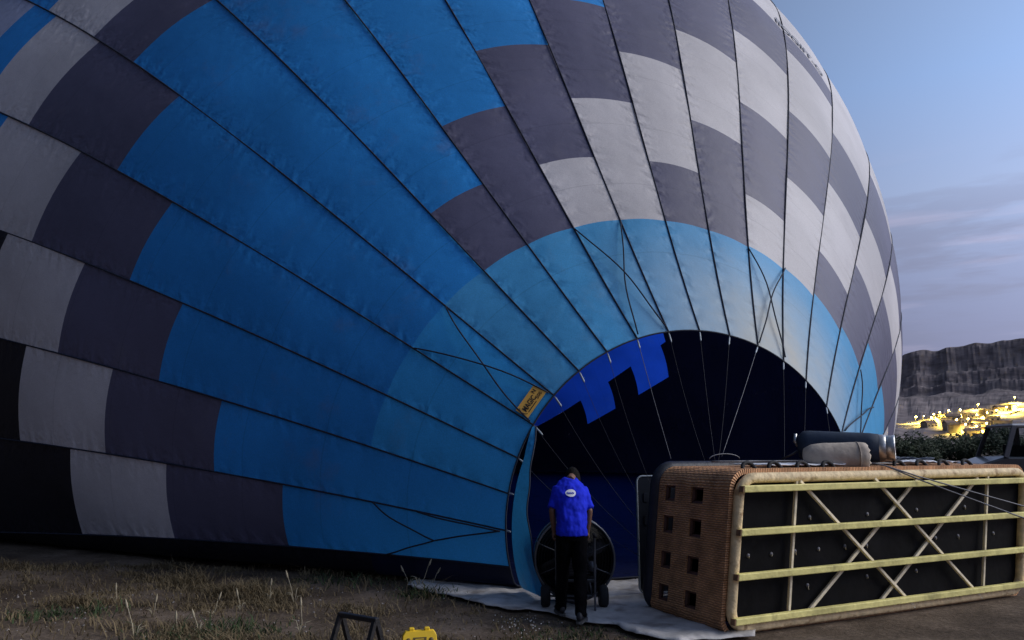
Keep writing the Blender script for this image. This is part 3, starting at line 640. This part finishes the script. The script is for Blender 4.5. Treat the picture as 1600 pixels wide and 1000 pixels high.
for s in(-1,1):
    MB().tube([(s*.20,.2,.10),(s*.20,-.1,.12),(s*.20,-.38,.2),(s*.20,-.40,.46),(s*.205,-.36,.62),(s*.2,-.40,.78),(s*.19,-.52,.80)],.014,7).build('frame_tube',M['cage'],fan,True)
    MB().tube([(s*.19,-.49,.80),(s*.188,-.62,.805)],.019,8).build('grip',M['dark'],fan,True)
    MB().tube([(s*.20,-.1,.12),(s*.17,-.06,.3)],.012,6).build('frame_strut',M['cage'],fan,True)
    wh=MB().lathe([(.045,-.045),(.09,-.05),(.11,-.035),(.115,0),(.11,.035),(.09,.05),(.045,.045)],(s*.31,-.17,.135),(1,0,0),24).build('wheel',M['dark'],fan,True)
    MB().lathe([(.001,-.048),(.045,-.046),(.045,.046),(.001,.048)],(s*.31,-.17,.135),(1,0,0),16).build('rim',M['cage'],wh,True)
    MB().tube([(s*.2,-.37,.02),(s*.2,-.37,.25)],.012,6).build('rest_leg',M['cage'],fan,True)
MB().tube([(-.31,-.17,.135),(.31,-.17,.135)],.012,6).build('axle',M['cage'],fan,True)
MB().tube([(-.2,-.385,.33),(.2,-.385,.33)],.012,6).build('cross_bar',M['cage'],fan,True)
MB().box((0,-.26,.325),(.42,.28,.02)).build('engine_plate',M['engine'],fan)

# ------------------------------------------------------------------ crewman
PX,PY=.60,7.60; man=empty('person',(PX,PY,0)); tag(man,'person in blue T-shirt and black trousers bending over the inflation fan','person')
M['skin']=mat('skin',(.17,.085,.055),.55,var=.1,scale=20); M['hair']=mat('dark_hair',(.008,.007,.006),.8,spec=.1,var=.3,scale=40,bump=.6,bscale=80)
M['shirt']=mat('royal_blue_cotton',(.010,.025,.60),.85,var=.12,scale=6,bump=.5,bscale=9,spec=.2); M['trouser']=mat('black_cotton',(.004,.004,.005),.9,spec=.05,var=.3,bump=.5,bscale=9); M['shoe']=mat('dark_trainer',(.02,.02,.025),.6,var=.4); M['sole']=mat('shoe_sole',(.10,.10,.10),.8)
def ell(c,a,b,n=18,tilt=0.):
    c=Vector(c); return [c+Vector((a*math.cos(2*math.pi*i/n),b*math.sin(2*math.pi*i/n)*math.cos(tilt),b*math.sin(2*math.pi*i/n)*math.sin(tilt))) for i in range(n)]
def loft(mb,rings):
    n=len(rings[0]); o=mb.add([q for r in rings for q in r],[]); m=len(rings)
    for i in range(m-1):
        for j in range(n): mb.f.append((o+i*n+j,o+i*n+(j+1)%n,o+(i+1)*n+(j+1)%n,o+(i+1)*n+j))
    mb.f.append(tuple(o+j for j in range(n-1,-1,-1))); mb.f.append(tuple(o+(m-1)*n+j for j in range(n))); return mb
def remesh(o,v,it=6):
    r=o.modifiers.new('r','REMESH'); r.mode='VOXEL'; r.voxel_size=v; r.use_smooth_shade=True
    s=o.modifiers.new('s','SMOOTH'); s.factor=.5; s.iterations=it
    return o
head=Vector((.055,.40,1.375))
b=MB()
loft(b,[ell((0,.03,.80),.15,.10),ell((0,.02,.92),.165,.115),ell((0,.05,1.05),.15,.105),ell((0,.11,1.20),.175,.12),ell((0,.165,1.30),.16,.10),ell((0,.20,1.355),.09,.07),ell((.01,.235,1.39),.055,.055)])
b.tube([(.01,.21,1.37),(.03,.28,1.40),(.045,.35,1.385)],[.062,.056,.06],10)
b.lathe([(.001,-.125),(.045,-.118),(.07,-.09),(.078,-.04),(.083,.02),(.08,.07),(.06,.105),(.03,.122),(.001,.126)],head,(0,.35,.93),18)
b.tube([head+Vector((0,.085,.0)),head+Vector((0,.105,-.045)),head+Vector((0,.10,-.055))],[.012,.018,.012],7)     # nose
for s in(-1,1):
    b.lathe([(.001,-.012),(.03,-.008),(.033,.005),(.02,.012),(.001,.012)],head+Vector((s*.084,-.0,-.015)),(s,0,0),10)      # ears
    sh=Vector((s*.145,.165,1.28)); el=Vector((s*.232,.10,1.07)); wr=Vector((s*.205,.135,.86)); gr=Vector((s*.19,.14,.80))
    b.tube([sh,sh.lerp(el,.5),el,el.lerp(wr,.4),wr],[.058,.048,.040,.038,.028],10)
    b.tube([wr,wr+Vector((-s*.004,.012,-.035)),gr+Vector((0,.015,.018))],[.027,.036,.032],10)
    for f in range(4):      # fingers curl round the grip
        y=.11+f*.021; Ls=(.9,1,.97,.8)[f]
        c=[Vector((s*.19,y,.805))+Vector((s*(.03*math.cos(t)),.0,.03*math.sin(t)))*1 for t in [R_(70)-R_(230)*Ls*i/6 for i in range(7)]]
        b.tube(c,[.0105]*5+[.0095,.008],6)
    b.tube([wr+Vector((-s*.015,.01,-.03)),Vector((s*.165,.11,.80)),Vector((s*.165,.14,.775))],[.013,.0115,.009],6)
    hp=Vector((s*.085,.03,.82)); kn=Vector((s*.10,.06 if s>0 else .22,.46)); an=Vector((.085,-.07,.09)) if s>0 else Vector((-.12,.30,.09))
    b.tube([hp,hp.lerp(kn,.5),kn,kn.lerp(an,.35),an],[.085,.075,.055,.055,.036],12)
    b.tube([an,an+Vector((0,.02,-.045)),an+Vector((s*.02,.15,-.06))],[.036,.036,.028],8)
remesh(b.build('body',M['skin'],man,True),.0075,4)
hr=MB(); P=[]
hx=Vector((1,0,0)); hz_=Vector((0,.35,.93)).normalized(); hy=hz_.cross(hx)
for i in range(25):
    a=2*math.pi*i/24; row=[]
    for j in range(10):
        t=math.pi*.5*(1.02*j/9)*(1.18 if math.sin(a)<0 else .75); r=.093*(1+.03*noise.noise((i*.9,j*.9,0)))
        row.append(head+hz_*(.138*math.cos(t))+hx*(r*math.sin(t)*math.cos(a))+hy*(r*1.05*math.sin(t)*math.sin(a)))
    P.append(row)
hr.grid(P).build('hair',M['hair'],man,True).modifiers.new('t','SOLIDIFY').thickness=.01
s_=MB()
loft(s_,[ell((0,.02,.835),.198,.135),ell((0,.02,.90),.192,.14),ell((0,.035,1.0),.186,.138),ell((0,.075,1.12),.198,.142),ell((0,.12,1.24),.205,.138),ell((0,.16,1.315),.185,.118),ell((0,.185,1.365),.135,.095),ell((.008,.225,1.405),.088,.078)])
for s in(-1,1):
    sh=Vector((s*.135,.168,1.295)); el=Vector((s*.232,.105,1.09)); s_.tube([sh,sh.lerp(el,.35),sh.lerp(el,.7),el],[.082,.078,.068,.068],12)
shirt=remesh(s_.build('t_shirt',M['shirt'],man,True),.011,5)
tx=bpy.data.textures.new('folds','CLOUDS'); tx.noise_scale=.11; dm=shirt.modifiers.new('folds','DISPLACE'); dm.texture=tx; dm.strength=.045; dm.mid_level=.5; dm.texture_coords='LOCAL'
# white oval print on the back
M['whiteprint']=mat('white_print',(.8,.8,.82),.7,var=.05)
pc=Vector((.0,.02,1.30)); P=[]
def backpt(x,z):
    k=(z-1.24)/.09; yb=.12+.045*k; bb=.138-.023*k; aa=.21
    return Vector((x,yb-bb*math.sqrt(max(0,1-(x/aa)**2))-.0,z))
pr=MB(); vs=[]; fs=[]
rings_=6; seg=28
for i in range(rings_+1):
    for j in range(seg):
        a=2*math.pi*j/seg; r=i/rings_; q=backpt(-.01+.064*r*math.cos(a),1.262+.036*r*math.sin(a)*(1+.12*math.cos(a))); q.y-=.022; vs.append(q)
for i in range(rings_):
    for j in range(seg): fs.append((i*seg+j,i*seg+(j+1)%seg,(i+1)*seg+(j+1)%seg,(i+1)*seg+j))
pr.add(vs,fs); prt=pr.build('back_print',M['whiteprint'],shirt,True)
def bt(x,z): q=backpt(x,z); q.y-=.026; return q
MB().tube([bt(-.052+i*.0042,1.262+.008*math.sin(i*1.3)) for i in range(21)],.0035,4).build('printed_scribble',M['shirt'],shirt)
t_=MB()
loft(t_,[ell((0,.03,.78),.14,.115),ell((0,.02,.86),.178,.128),ell((0,.02,.95),.172,.125)])
for s in(-1,1):
    hp=Vector((s*.085,.03,.84)); kn=Vector((s*.10,.06 if s>0 else .22,.46)); an=Vector((.085,-.07,.06)) if s>0 else Vector((-.12,.30,.06))
    t_.tube([hp,hp.lerp(kn,.5),kn,kn.lerp(an,.4),an],[.108,.098,.082,.080,.072],12)
tr=remesh(t_.build('trousers',M['trouser'],man,True),.012,4)
d2=tr.modifiers.new('folds','DISPLACE'); d2.texture=tx; d2.strength=.025; d2.mid_level=.5
for s in(-1,1):
    an=Vector((.085,-.07,0)) if s>0 else Vector((-.12,.30,0)); dd=Vector((.35,.94,0)) if s>0 else Vector((-.2,.98,0)); sd_=Vector((dd.y,-dd.x,0))
    rings=[]
    for t,wd,hh in ((-.085,.02,.06),(-.07,.036,.085),(0,.042,.10),(.08,.046,.075),(.15,.046,.055),(.195,.03,.04),(.205,.012,.03)):
        rings.append([an+dd*t+sd_*(wd*math.cos(q))+Vector((0,0,.022+max(-.004,hh*.5*(1+math.sin(q))))) for q in [2*math.pi*i/14 for i in range(14)]])
    shoe=loft(MB(),rings).build('shoe',M['shoe'],man,True)
    sol=MB(); ol=[an+dd*t+sd_*wd for t,wd in((-.09,.0),(-.08,.036),(0,.044),(.09,.05),(.16,.047),(.205,.02),(.21,0),(.205,-.02),(.16,-.047),(.09,-.05),(0,-.044),(-.08,-.036))]; n=len(ol)
    sol.add([q+Vector((0,0,.002)) for q in ol]+[q+Vector((0,0,.026)) for q in ol],[tuple(range(n-1,-1,-1)),tuple(range(n,2*n))]+[(i,(i+1)%n,(i+1)%n+n,i+n) for i in range(n)]); sol.build('sole',M['sole'],shoe)
man.location.z=.022; man.scale=(.83,.95,.975)

# ------------------------------------------------------------------ dark panel behind the basket
pn=empty('padded_panel',(1.78,9.0,0)); tag(pn,'dark rounded panel with thin pale rim standing behind the basket end','panel')
def rrect(w_,h_,r,n=6):
    out=[]
    for cx,cz_,a0 in ((w_/2-r,h_-r,0),(-w_/2+r,h_-r,90),(-w_/2+r,r,180),(w_/2-r,r,270)):
        for i in range(n+1): a=R_(a0+90*i/n); out.append((cx+r*math.cos(a),cz_+r*math.sin(a)))
    return out
M['panel']=mat('dark_panel',(.014,.017,.026),.3,var=.4,scale=4,spec=.5); M['palerim']=mat('pale_rim',(.30,.33,.36),.4,.3,var=.2)
pr_=rrect(.62,1.33,.07); n=len(pr_)
mb=MB(); mb.add([(x,-.02,z+.04) for x,z in pr_]+[(x,.02,z+.04) for x,z in pr_],[tuple(range(n)),tuple(range(2*n-1,n-1,-1))]+[(i,i+n,(i+1)%n+n,(i+1)%n) for i in range(n)]); mb.build('board',M['panel'],pn)
MB().tube([(x,-.02,z+.04) for x,z in pr_],.011,6,closed=True).build('rim',M['palerim'],pn,True)
for z in (.86,1.12): MB().box((-.2,-.026,z),(.055,.01,.10)).build('pale_patch',M['panel'],pn)
for s in(-1,1): MB().box((s*.2,.0,.022),(.06,.16,.045)).build('foot',M['black_steel'],pn)
pn.rotation_euler=(0,0,R_(14))

# ------------------------------------------------------------------ black trestle and yellow folding stand in the foreground
tb=gpt(556,1062); tr_=empty('metal_trestle',(tb.x,tb.y,0),R_(-33)); tag(tr_,'small black steel trestle with two A-shaped ends on the dirt','trestle')
TL=.36; TH=.44
MB().bar((-TL/2-.02,0,TH),(TL/2+.02,0,TH),.045,.035).build('top_bar',M['black_steel'],tr_).modifiers.new('b','BEVEL').width=.005
for s in(-1,1):
    for q in(-1,1):
        MB().bar((s*TL/2,q*.012,TH-.01),(s*(TL/2+.0),q*.17,.012),.032,.032,up=(1,0,0)).build('leg',M['black_steel'],tr_)
for q in(-1,1): MB().bar((-TL/2,q*.10,.22),(TL/2,q*.10,.22),.022,.028).build('cross_bar',M['black_steel'],tr_)
ybp=gpt(654,1062); ys_=empty('yellow_folding_stand',(ybp.x,ybp.y,0),R_(12)); tag(ys_,'small yellow plastic folding stand with dark label on the dirt','stand')
M['yellow']=mat('yellow_plastic',(.78,.50,.02),.4,var=.1,scale=6,stain=(.35,.24,.05,.5),sscale=7,sthr=(.6,.8)); M['ylabel']=mat('brown_label',(.10,.07,.02),.6,var=.2)
SH=.355; tl=R_(16)
for s,nm in((-1,'front_leaf'),(1,'rear_leaf')):
    rot=Matrix.Rotation(s*tl,3,'X'); mb=MB()
    # tapered leaf with feet
    pr2=[(-.155,0),(-.10,0),(-.09,.05),(.09,.05),(.10,0),(.155,0),(.125,SH-.03),(.105,SH),(-.105,SH),(-.125,SH-.03)]; n=len(pr2)
    def q(x,z,y): v=rot@Vector((x,y,z-SH)); return v+Vector((0,s*.012,SH*math.cos(tl)+.005))
    mb.add([q(x,z,-.011) for x,z in pr2]+[q(x,z,.011) for x,z in pr2],[tuple(range(n)),tuple(range(2*n-1,n-1,-1))]+[(i,i+n,(i+1)%n+n,(i+1)%n) for i in range(n)])
    lf=mb.build(nm,M['yellow'],ys_)
    lf.modifiers.new('b','BEVEL').width=.004
    if s<0:
        mb=MB(); mb.add([q(x,z,-.014) for x,z in((-.05,SH-.085),(.05,SH-.085),(.05,SH-.045),(-.05,SH-.045))],[(0,1,2,3)]); lb=mb.build('label',M['ylabel'],lf)
        mb=MB()
        for zz,x0,x1 in ((SH-.058,-.034,.03),(SH-.071,-.028,.036)): mb.add([q(x,z,-.0155) for x,z in((x0,zz-.003),(x1,zz-.003),(x1,zz+.003),(x0,zz+.003))],[(0,1,2,3)])
        mb.build('printed_lines',M['yellow'],lb)
        for x in(-.085,.085):
            o_=q(x,SH-.065,-.011); MB().lathe([(.001,.004),(.017,.003),(.018,0)],o_,rot@Vector((0,-1,0)),14).build('reflector',M['ylabel'],lf,True)
        mb=MB(); mb.add([q(x,z,-.014) for x,z in((-.095,SH-.25),(.095,SH-.25),(.085,SH-.125),(-.085,SH-.125))],[(0,1,2,3)]); mb.build('label',M['ylabel'],lf)
for x in(-.06,.055): MB().box((x,0,SH*math.cos(tl)+.014),(.04,.035,.03)).build('hinge',M['yellow'],ys_).modifiers.new('b','BEVEL').width=.006

# ------------------------------------------------------------------ minibus parked beyond the basket
vb=empty('minibus',(17.0,28.0,0)); tag(vb,'dark minibus with pale roof parked beyond the wicker basket','minibus')
M['vbody']=mat('dark_vehicle_paint',(.018,.019,.024),.3,var=.1,coat=.4); M['vroof']=mat('pale_roof_paint',(.42,.44,.48),.4,var=.1); M['tyre']=M['dark']
M['glass']=bpy.data.materials.new('tinted_glass'); M['glass'].use_nodes=True
_n=M['glass'].node_tree; _b=_n.nodes['Principled BSDF']; _b.inputs['Base Color'].default_value=(.6,.65,.7,1); _b.inputs['Roughness'].default_value=.02; _b.inputs['Transmission Weight'].default_value=1; _b.inputs['IOR'].default_value=1.02
prof_=[(0,.45),(0,.95),(.12,1.12),(.95,1.38),(5.5,1.40),(5.5,.45)]; n=len(prof_)
mb=MB(); mb.add([(x,y,z) for y in(-.95,.95) for x,z in prof_],[tuple(range(n)),tuple(range(2*n-1,n-1,-1))]+[(i,i+n,(i+1)%n+n,(i+1)%n) for i in range(n)]); mb.build('body',M['vbody'],vb).modifiers.new('b','BEVEL').width=.06
mb=MB().box((3.5,0,2.52),(4.3,1.72,.12)); mb.build('roof',M['vroof'],vb).modifiers.new('b','BEVEL').width=.05
for s in(-1,1):
    for xa,xb,wd in((1.0,1.45,.16),(2.5,2.5,.22),(3.7,3.7,.16),(4.7,4.7,.16),(5.42,5.36,.2)):
        MB().bar((xa,s*.93,1.36),(xb,s*.84,2.48),wd,.06,up=(0,1,0)).build('pillar',M['vbody'],vb)
    for xa,xb in((1.2,2.4),(2.62,3.6),(3.8,4.6),(4.8,5.3)):
        mb=MB(); mb.add([(xa+(.3 if xa<1.3 else 0),s*.855,2.46),(xb,s*.855,2.46),(xb,s*.92,1.4),(xa-(.1 if xa<1.3 else 0),s*.92,1.4)],[(0,1,2,3)]); mb.build('window',M['glass'],vb)
    for x in(1.0,4.3):
        wv=MB().lathe([(.18,-.1),(.3,-.11),(.34,-.06),(.34,.06),(.3,.11),(.18,.1)],(x,s*.86,.34),(0,1,0),24).build('wheel',M['dark'],vb,True); MB().lathe([(.001,-.09),(.18,-.09),(.18,.09),(.001,.09)],(x,s*.86,.34),(0,1,0),16).build('rim',M['steel'],wv,True)
    MB().lathe([(.001,.03),(.08,.02),(.1,0)],(.02,s*.7,.85),(-1,0,0),12).build('headlight',M['steel'],vb,True)
mb=MB(); mb.add([(1.42,-.8,2.46),(1.42,.8,2.46),(.98,.88,1.4),(.98,-.88,1.4)],[(0,1,2,3)]); mb.build('windscreen',M['glass'],vb)
for x in(2.0,3.1,4.2): MB().box((x,0,1.55),(.15,1.5,.5)).build('seat_row',M['dark'],vb)
vb.rotation_euler=(0,0,R_(-4))

# ------------------------------------------------------------------ dark trees behind the basket
M['leaf']=mat('dark_foliage',(.018,.032,.012),.8,var=.5,scale=.8,trans=.15); M['bark']=mat('bark',(.06,.045,.035),.9,var=.3,bump=.5)
def tree(px,py_top,y,wid,seed,label):
    rnd=random.Random(seed); base=dpt(px,700,y); base.z=-.1; top=dpt(px,py_top,y).z; Ht=top-base.z
    t=empty('tree',(base.x,base.y,base.z)); tag(t,label,'tree','trees behind the basket')
    tm=MB(); tm.tube([(0,0,0),(.05,0,Ht*.3),(.0,.1,Ht*.55),(.08,0,Ht*.85)],[.16,.12,.09,.03],7)
    limbs=[]
    for i in range(7):
        a=rnd.uniform(0,6.28); z0=Ht*rnd.uniform(.2,.6); e=Vector((math.cos(a)*wid*.7,math.sin(a)*wid*.7,min(Ht*.9,z0+Ht*rnd.uniform(.1,.35)))); limbs.append(e); tm.tube([(0,0,z0),Vector((0,0,z0)).lerp(e,.5)+Vector((0,0,.1)),e],[.06,.045,.015],5)
    tm.build('trunk',M['bark'],t,True)
    cm_=MB(); cl=[(Vector((rnd.gauss(0,.55)*wid,rnd.gauss(0,.55)*wid,Ht*rnd.uniform(.25,.9))),rnd.uniform(.25,.5)*wid) for _ in range(22)]+[(e,.35*wid) for e in limbs]
    for c,r in cl:
        for _ in range(95):
            d=Vector((rnd.gauss(0,1),rnd.gauss(0,1),rnd.gauss(0,.8))).normalized()*r*rnd.uniform(.5,1.0)**.5; q=c+d
            if q.z<.15: continue
            a=Vector((rnd.gauss(0,1),rnd.gauss(0,1),rnd.gauss(0,1))).normalized(); b_=a.orthogonal().normalized(); s=rnd.uniform(.10,.2)
            cm_.add([q+a*s,q+b_*s*.5,q-a*s*.8,q-b_*s*.5],[(0,1,2,3)])
    cm_.build('crown',M['leaf'],t); return t
for i,(px,pt,y,wd) in enumerate(((1402,684,60,1.6),(1428,679,62,1.9),(1455,690,70,1.5),(1482,686,66,2.0),(1508,680,64,1.9),(1535,686,72,2.1),(1562,690,68,1.7),(1590,686,64,2.0),(1622,682,66,2.2))): tree(px,pt,y,wd,i,'low dark leafy tree between the parked minibus and the lit village')

# ------------------------------------------------------------------ village with street lamps on the slope
M['hwall']=mat('village_plaster',(.40,.35,.28),.9,var=.25,scale=.3); M['hroof']=mat('village_roof',(.22,.15,.12),.9,var=.3,scale=.5); M['hwin']=mat('village_window',(.03,.03,.035),.3); M['pole']=mat('lamp_pole',(.2,.2,.2),.5,.5)
M['lamp']=mat('lamp_glow',(.9,.8,.5),.5,emit=(1,.70,.14),estr=14); M['lampw']=mat('white_lamp_glow',(.9,.9,.9),.5,emit=(1,.93,.8),estr=40)
def hill_at(px,d):
    a=math.atan2((px-800)/FPX,math.cos(PITCH)-0*math.sin(PITCH)); dd=d; return a,hz(a,d+4*noise.noise((a*45,2.,9.)))
def on_hill(px,py):
    # march along the pixel's ray until it meets the slope
    r=ray(px,py); r=r/r.y; d=310.
    while d<870:
        p=Vector((0,0,CAM_H))+r*d; a=math.atan2(p.x,p.y); rad=math.hypot(p.x,p.y)
        if rad>300 and hz(a,rad+4*noise.noise((a*45,2.,9.)))>=p.z: return p
        d+=2
    return Vector((0,0,CAM_H))+r*620
rnd=random.Random(3)
def house(p,w_,d_,h_,rz,seed):
    hs=empty('village_house',(p.x,p.y,p.z-1.5),rz); tag(hs,('small lamplit plastered house with flat roof among the village street lamps' if seed%3 else 'small lamplit plastered house with pitched roof among the village street lamps'),'house','houses of the lit village')
    MB().box((0,0,h_/2),(w_,d_,h_)).build('wall',M['hwall'],hs)
    if seed%3: MB().box((0,0,h_+.15),(w_+.6,d_+.6,.3)).build('roof',M['hroof'],hs)
    else:
        mb=MB(); x,y=w_/2+.3,d_/2+.3; mb.add([(-x,-y,h_),(x,-y,h_),(x,y,h_),(-x,y,h_),(-x*.9,0,h_+1.6),(x*.9,0,h_+1.6)],[(0,1,5,4),(2,3,4,5),(0,4,3),(1,2,5),(3,2,1,0)]); mb.build('roof',M['hroof'],hs)
    for i in range(3): MB().box((-w_/2+w_*(i+.5)/3,-d_/2-.02,h_*.6),(w_*.14,.1,h_*.25)).build('window',M['hwin'],hs)
    return hs
for i,(px,py) in enumerate(((1452,668),(1462,661),(1476,664),(1489,658),(1503,662),(1516,655),(1486,672),(1500,675),(1517,670),(1532,664),(1548,659),(1533,676),(1552,680),(1565,668),(1545,649),(1564,645),(1580,641),(1472,653),(1521,686),(1540,690))):
    house(on_hill(px,py),rnd.uniform(6,10),rnd.uniform(5,8),rnd.uniform(3.2,6),rnd.uniform(-.5,.5),i)
lampspots=[(1431,660,1.1,0),(1443,658,.6,0),(1455,662,1,0),(1459,655,1,0),(1468,652,1,0),(1482,649,1.1,0),(1500,648,1.2,0),(1528,639,.8,0),(1585,628,.9,0),(1477,662,1,0),(1494,666,1,0),(1512,664,1,0),(1526,657,1,0),(1542,653,1,0),(1556,649,1,0),(1572,644,1,0),(1590,640,1,0),(1508,674,1,0),(1525,677,1,0),(1541,672,1,0),(1556,676,1,0),(1535,686,1,0),(1562,684,1,0),(1455,694,.6,1),(1448,700,.5,1),(1464,696,.6,0)]
for i,(px,py,pw,wt) in enumerate(lampspots):
    p=on_hill(px,py+2) if py<691 else dpt(px,py,130)
    hgt=5.5 if py<691 else 3.
    base=p.z-(1.5 if py<691 else 3.3)
    lp=empty('street_lamp',(p.x,p.y,base)); tag(lp,'glowing yellow street lamp in the hillside village' if not wt else 'small white lamp glowing among the dark trees','street lamp','village street lamps' if not wt else 'white lamps among the trees')
    k=1 if py<691 else .25
    MB().tube([(0,0,0),(0,0,hgt*k+ (2 if k<1 else 0)),(.0,-.8*k,hgt*k+.5*k+(2 if k<1 else 0))],.09*k,6).build('pole',M['pole'],lp,True)
    hd=Vector((0,-1.0*k,hgt*k+.5*k+(2 if k<1 else 0)))
    MB().lathe([(.001,-.55*pw*k),(.42*pw*k,-.35*pw*k),(.55*pw*k,0),(.42*pw*k,.35*pw*k),(.001,.5*pw*k)],hd,(0,0,1),10).build('lamp_head',M['lampw' if wt else 'lamp'],lp,True)
    if py<691:
        ld=bpy.data.lights.new('street_lamp_light','SPOT'); ld.energy=60000*pw; ld.spot_size=R_(150); ld.spot_blend=.5; ld.color=(1,.76,.12); ld.shadow_soft_size=.8
        lo=bpy.data.objects.new('street_lamp_light',ld); COL.objects.link(lo); lo.parent=lp; lo.location=hd+Vector((0,-1.2,.5))
# road along the slope
rp_=[on_hill(px,py) for px,py in ((1428,663),(1445,662),(1462,663),(1485,664),(1510,660),(1535,655),(1560,649),(1580,644),(1605,637),(1640,628))]
mb=MB(); P=[]
for i,p in enumerate(rp_):
    P.append([p+Vector((0,-4,.1)),p+Vector((0,4,.9))])
M['road']=mat('pale_road',(.30,.27,.22),.9,var=.2,scale=.2)
tag(mb.grid(P).build('road',M['road']),kind='structure')

# ------------------------------------------------------------------ dry grass, weeds, gravel
M['straw']=mat('dry_grass',(.19,.145,.085),.9,var=.45,scale=1.2,trans=.2,spec=.1); M['green']=mat('green_weed',(.06,.085,.04),.9,var=.4,scale=2,trans=.2,spec=.1)
NE=[gpt(*q) for q in near]
def in_tarp(x,y):
    if x<NE[0].x-.05: return False
    for a,b in zip(NE,NE[1:]):
        if a.x<=x<=b.x: return y>a.y+(b.y-a.y)*(x-a.x)/(b.x-a.x)-.06
    return y>6.8 and x<6.5 or x<NE[0].x+.1 and y>NE[0].y-.1
def blades(n,fn,mb,rnd,hmin,hmax,wd=.006):
    c=0;tr=0
    while c<n and tr<n*12:
        tr+=1; q=fn(rnd)
        if q is None: continue
        x,y=q; z=gnear(x,y); hh=rnd.uniform(hmin,hmax)*rnd.uniform(.5,1)*(.45+1.5*max(0,noise.noise((x*1.3,y*1.7,3.))+.25))*(1 if x<-.6 else .6); a=rnd.uniform(0,6.28); ln=rnd.uniform(.4,1.9)*hh; hh*=.85; dx,dy=math.cos(a),math.sin(a); w_=wd*rnd.uniform(.6,1.4)
        b0=Vector((x-dy*w_,y+dx*w_,z-.01));b1=Vector((x+dy*w_,y-dx*w_,z-.01)); m_=Vector((x+dx*ln*.35,y+dy*ln*.35,z+hh*.65)); t=Vector((x+dx*ln,y+dy*ln,z+hh))
        sd=Vector((-dy*w_*.7,dx*w_*.7,0)); mb.add([b0,b1,m_-sd,m_+sd,t],[(0,1,2,3),(3,2,4)]); c+=1
    return mb
rg=random.Random(11)
def grass_pos(r):
    x=r.uniform(-9.5,1.9); y=r.uniform(6.3,11.4)
    if in_tarp(x,y): return None
    dn=noise.noise((x*.8,y*1.1,5.))+.6*noise.noise((x*2.5,y*2.5,8.))
    dens=.03+1.1*max(0,min(1,dn+.02))*(1 if x<-1.5 else .55)
    if x>.2: dens*=.35
    return (x,y) if r.random()<dens else None
tag(blades(30000,grass_pos,MB(),rg,.03,.17).build('dry_grass',M['straw']),'short dry straw-coloured grass growing over the dirt','grass',kind='stuff')
def low_green(r):
    c=r.choice(((-2.6,7.35,.28),(-2.2,10.0,.45),(-4.7,8.0,.3),(-.9,9.1,.25),(-2.9,7.0,.3),(.6,7.2,.3),(-6.9,8.1,.25)))
    return r.gauss(c[0],c[2]),r.gauss(c[1],c[2]*.6)
tag(blades(1500,low_green,MB(),rg,.04,.16,.008).build('green_weeds',M['green']),'low green weeds in patches among the dry grass','weeds',kind='stuff')
M['stalk']=mat('pale_stalk',(.34,.29,.20),.8,var=.2)
# tall single dry stalks
def stalk(x,y,hh,seed):
    r=random.Random(seed); z=gnear(x,y); t=empty('dry_stalk_plant',(x,y,z)); tag(t,'tall pale dry stalk rising out of the grass below the balloon','plant','tall dry stalks')
    lean=r.uniform(-.55,.55); top=Vector((lean*hh,0,hh)); MB().tube([(0,0,-.02),top*.5+Vector((.01,0,0)),top],[.005,.004,.003],5).build('stem',M['stalk'],t,True)
    MB().lathe([(.001,0),(.011,.02),(.012,.05),(.006,.08),(.001,.095)],top-Vector((0,0,.02)),Vector((lean,0,1)),7).build('seed_head',M['stalk'],t,True)
    mb=MB()
    for _ in range(5):
        a=r.uniform(0,6.28); k=hh*r.uniform(.4,.75); mb.tube([(0,0,0),(math.cos(a)*k*.25,math.sin(a)*.05,k*.7),(math.cos(a)*k*.6,math.sin(a)*.08,k*.78)],[.005,.004,.001],4)
    mb.build('leaf',M['stalk'],t,True)
for i,(px,py,hp) in enumerate(((655,918,45),(640,915,30),(672,914,26),(460,940,50),(210,998,60),(238,962,28),(330,960,35),(375,950,28),(310,985,30),(470,990,55),(420,935,30),(275,985,26),(180,940,24))):
    p=gpt(px,py); stalk(p.x,p.y,.8*hp/FPX*p.y,i)
# pebbles and small pale blossoms, too many and too small to count
M['stone']=mat('pale_pebble',(.26,.23,.21),.9,var=.3,scale=30); mb=MB(); rs=random.Random(5)
for _ in range(1300):
    x=rs.uniform(-8,6); y=rs.uniform(6.2,9.6)
    if in_tarp(x,y): continue
    s=rs.uniform(.004,.018)*rs.uniform(.5,1.2); z=gnear(x,y)+s*.3; vs=[Vector((x,y,z))+Vector(d)*s*rs.uniform(.7,1.3) for d in((1,0,0),(-1,0,0),(0,1,0),(0,-1,0),(0,0,.7),(0,0,-.7))]; mb.add(vs,[(0,2,4),(2,1,4),(1,3,4),(3,0,4),(2,0,5),(1,2,5),(3,1,5),(0,3,5)])
tag(mb.build('gravel',M['stone']),'scattered small pale pebbles on the dirt','gravel',kind='stuff')
M['blossom']=mat('white_blossom',(.7,.66,.62),.8,var=.1); mb=MB()
for _ in range(60):
    p=gpt(rs.gauss(812,22),rs.gauss(975,14)); p.z=gnear(p.x,p.y)+rs.uniform(.005,.05); s=rs.uniform(.004,.009); mb.add([p+Vector(d)*s for d in((1,0,0),(-1,0,0),(0,1,0),(0,-1,0),(0,0,1),(0,0,-1))],[(0,2,4),(2,1,4),(1,3,4),(3,0,4),(2,0,5),(1,2,5),(3,1,5),(0,3,5)])
tag(mb.build('small_blossoms',M['blossom']),'tiny white blossoms in a loose patch beside the tarpaulin','flowers',kind='stuff')
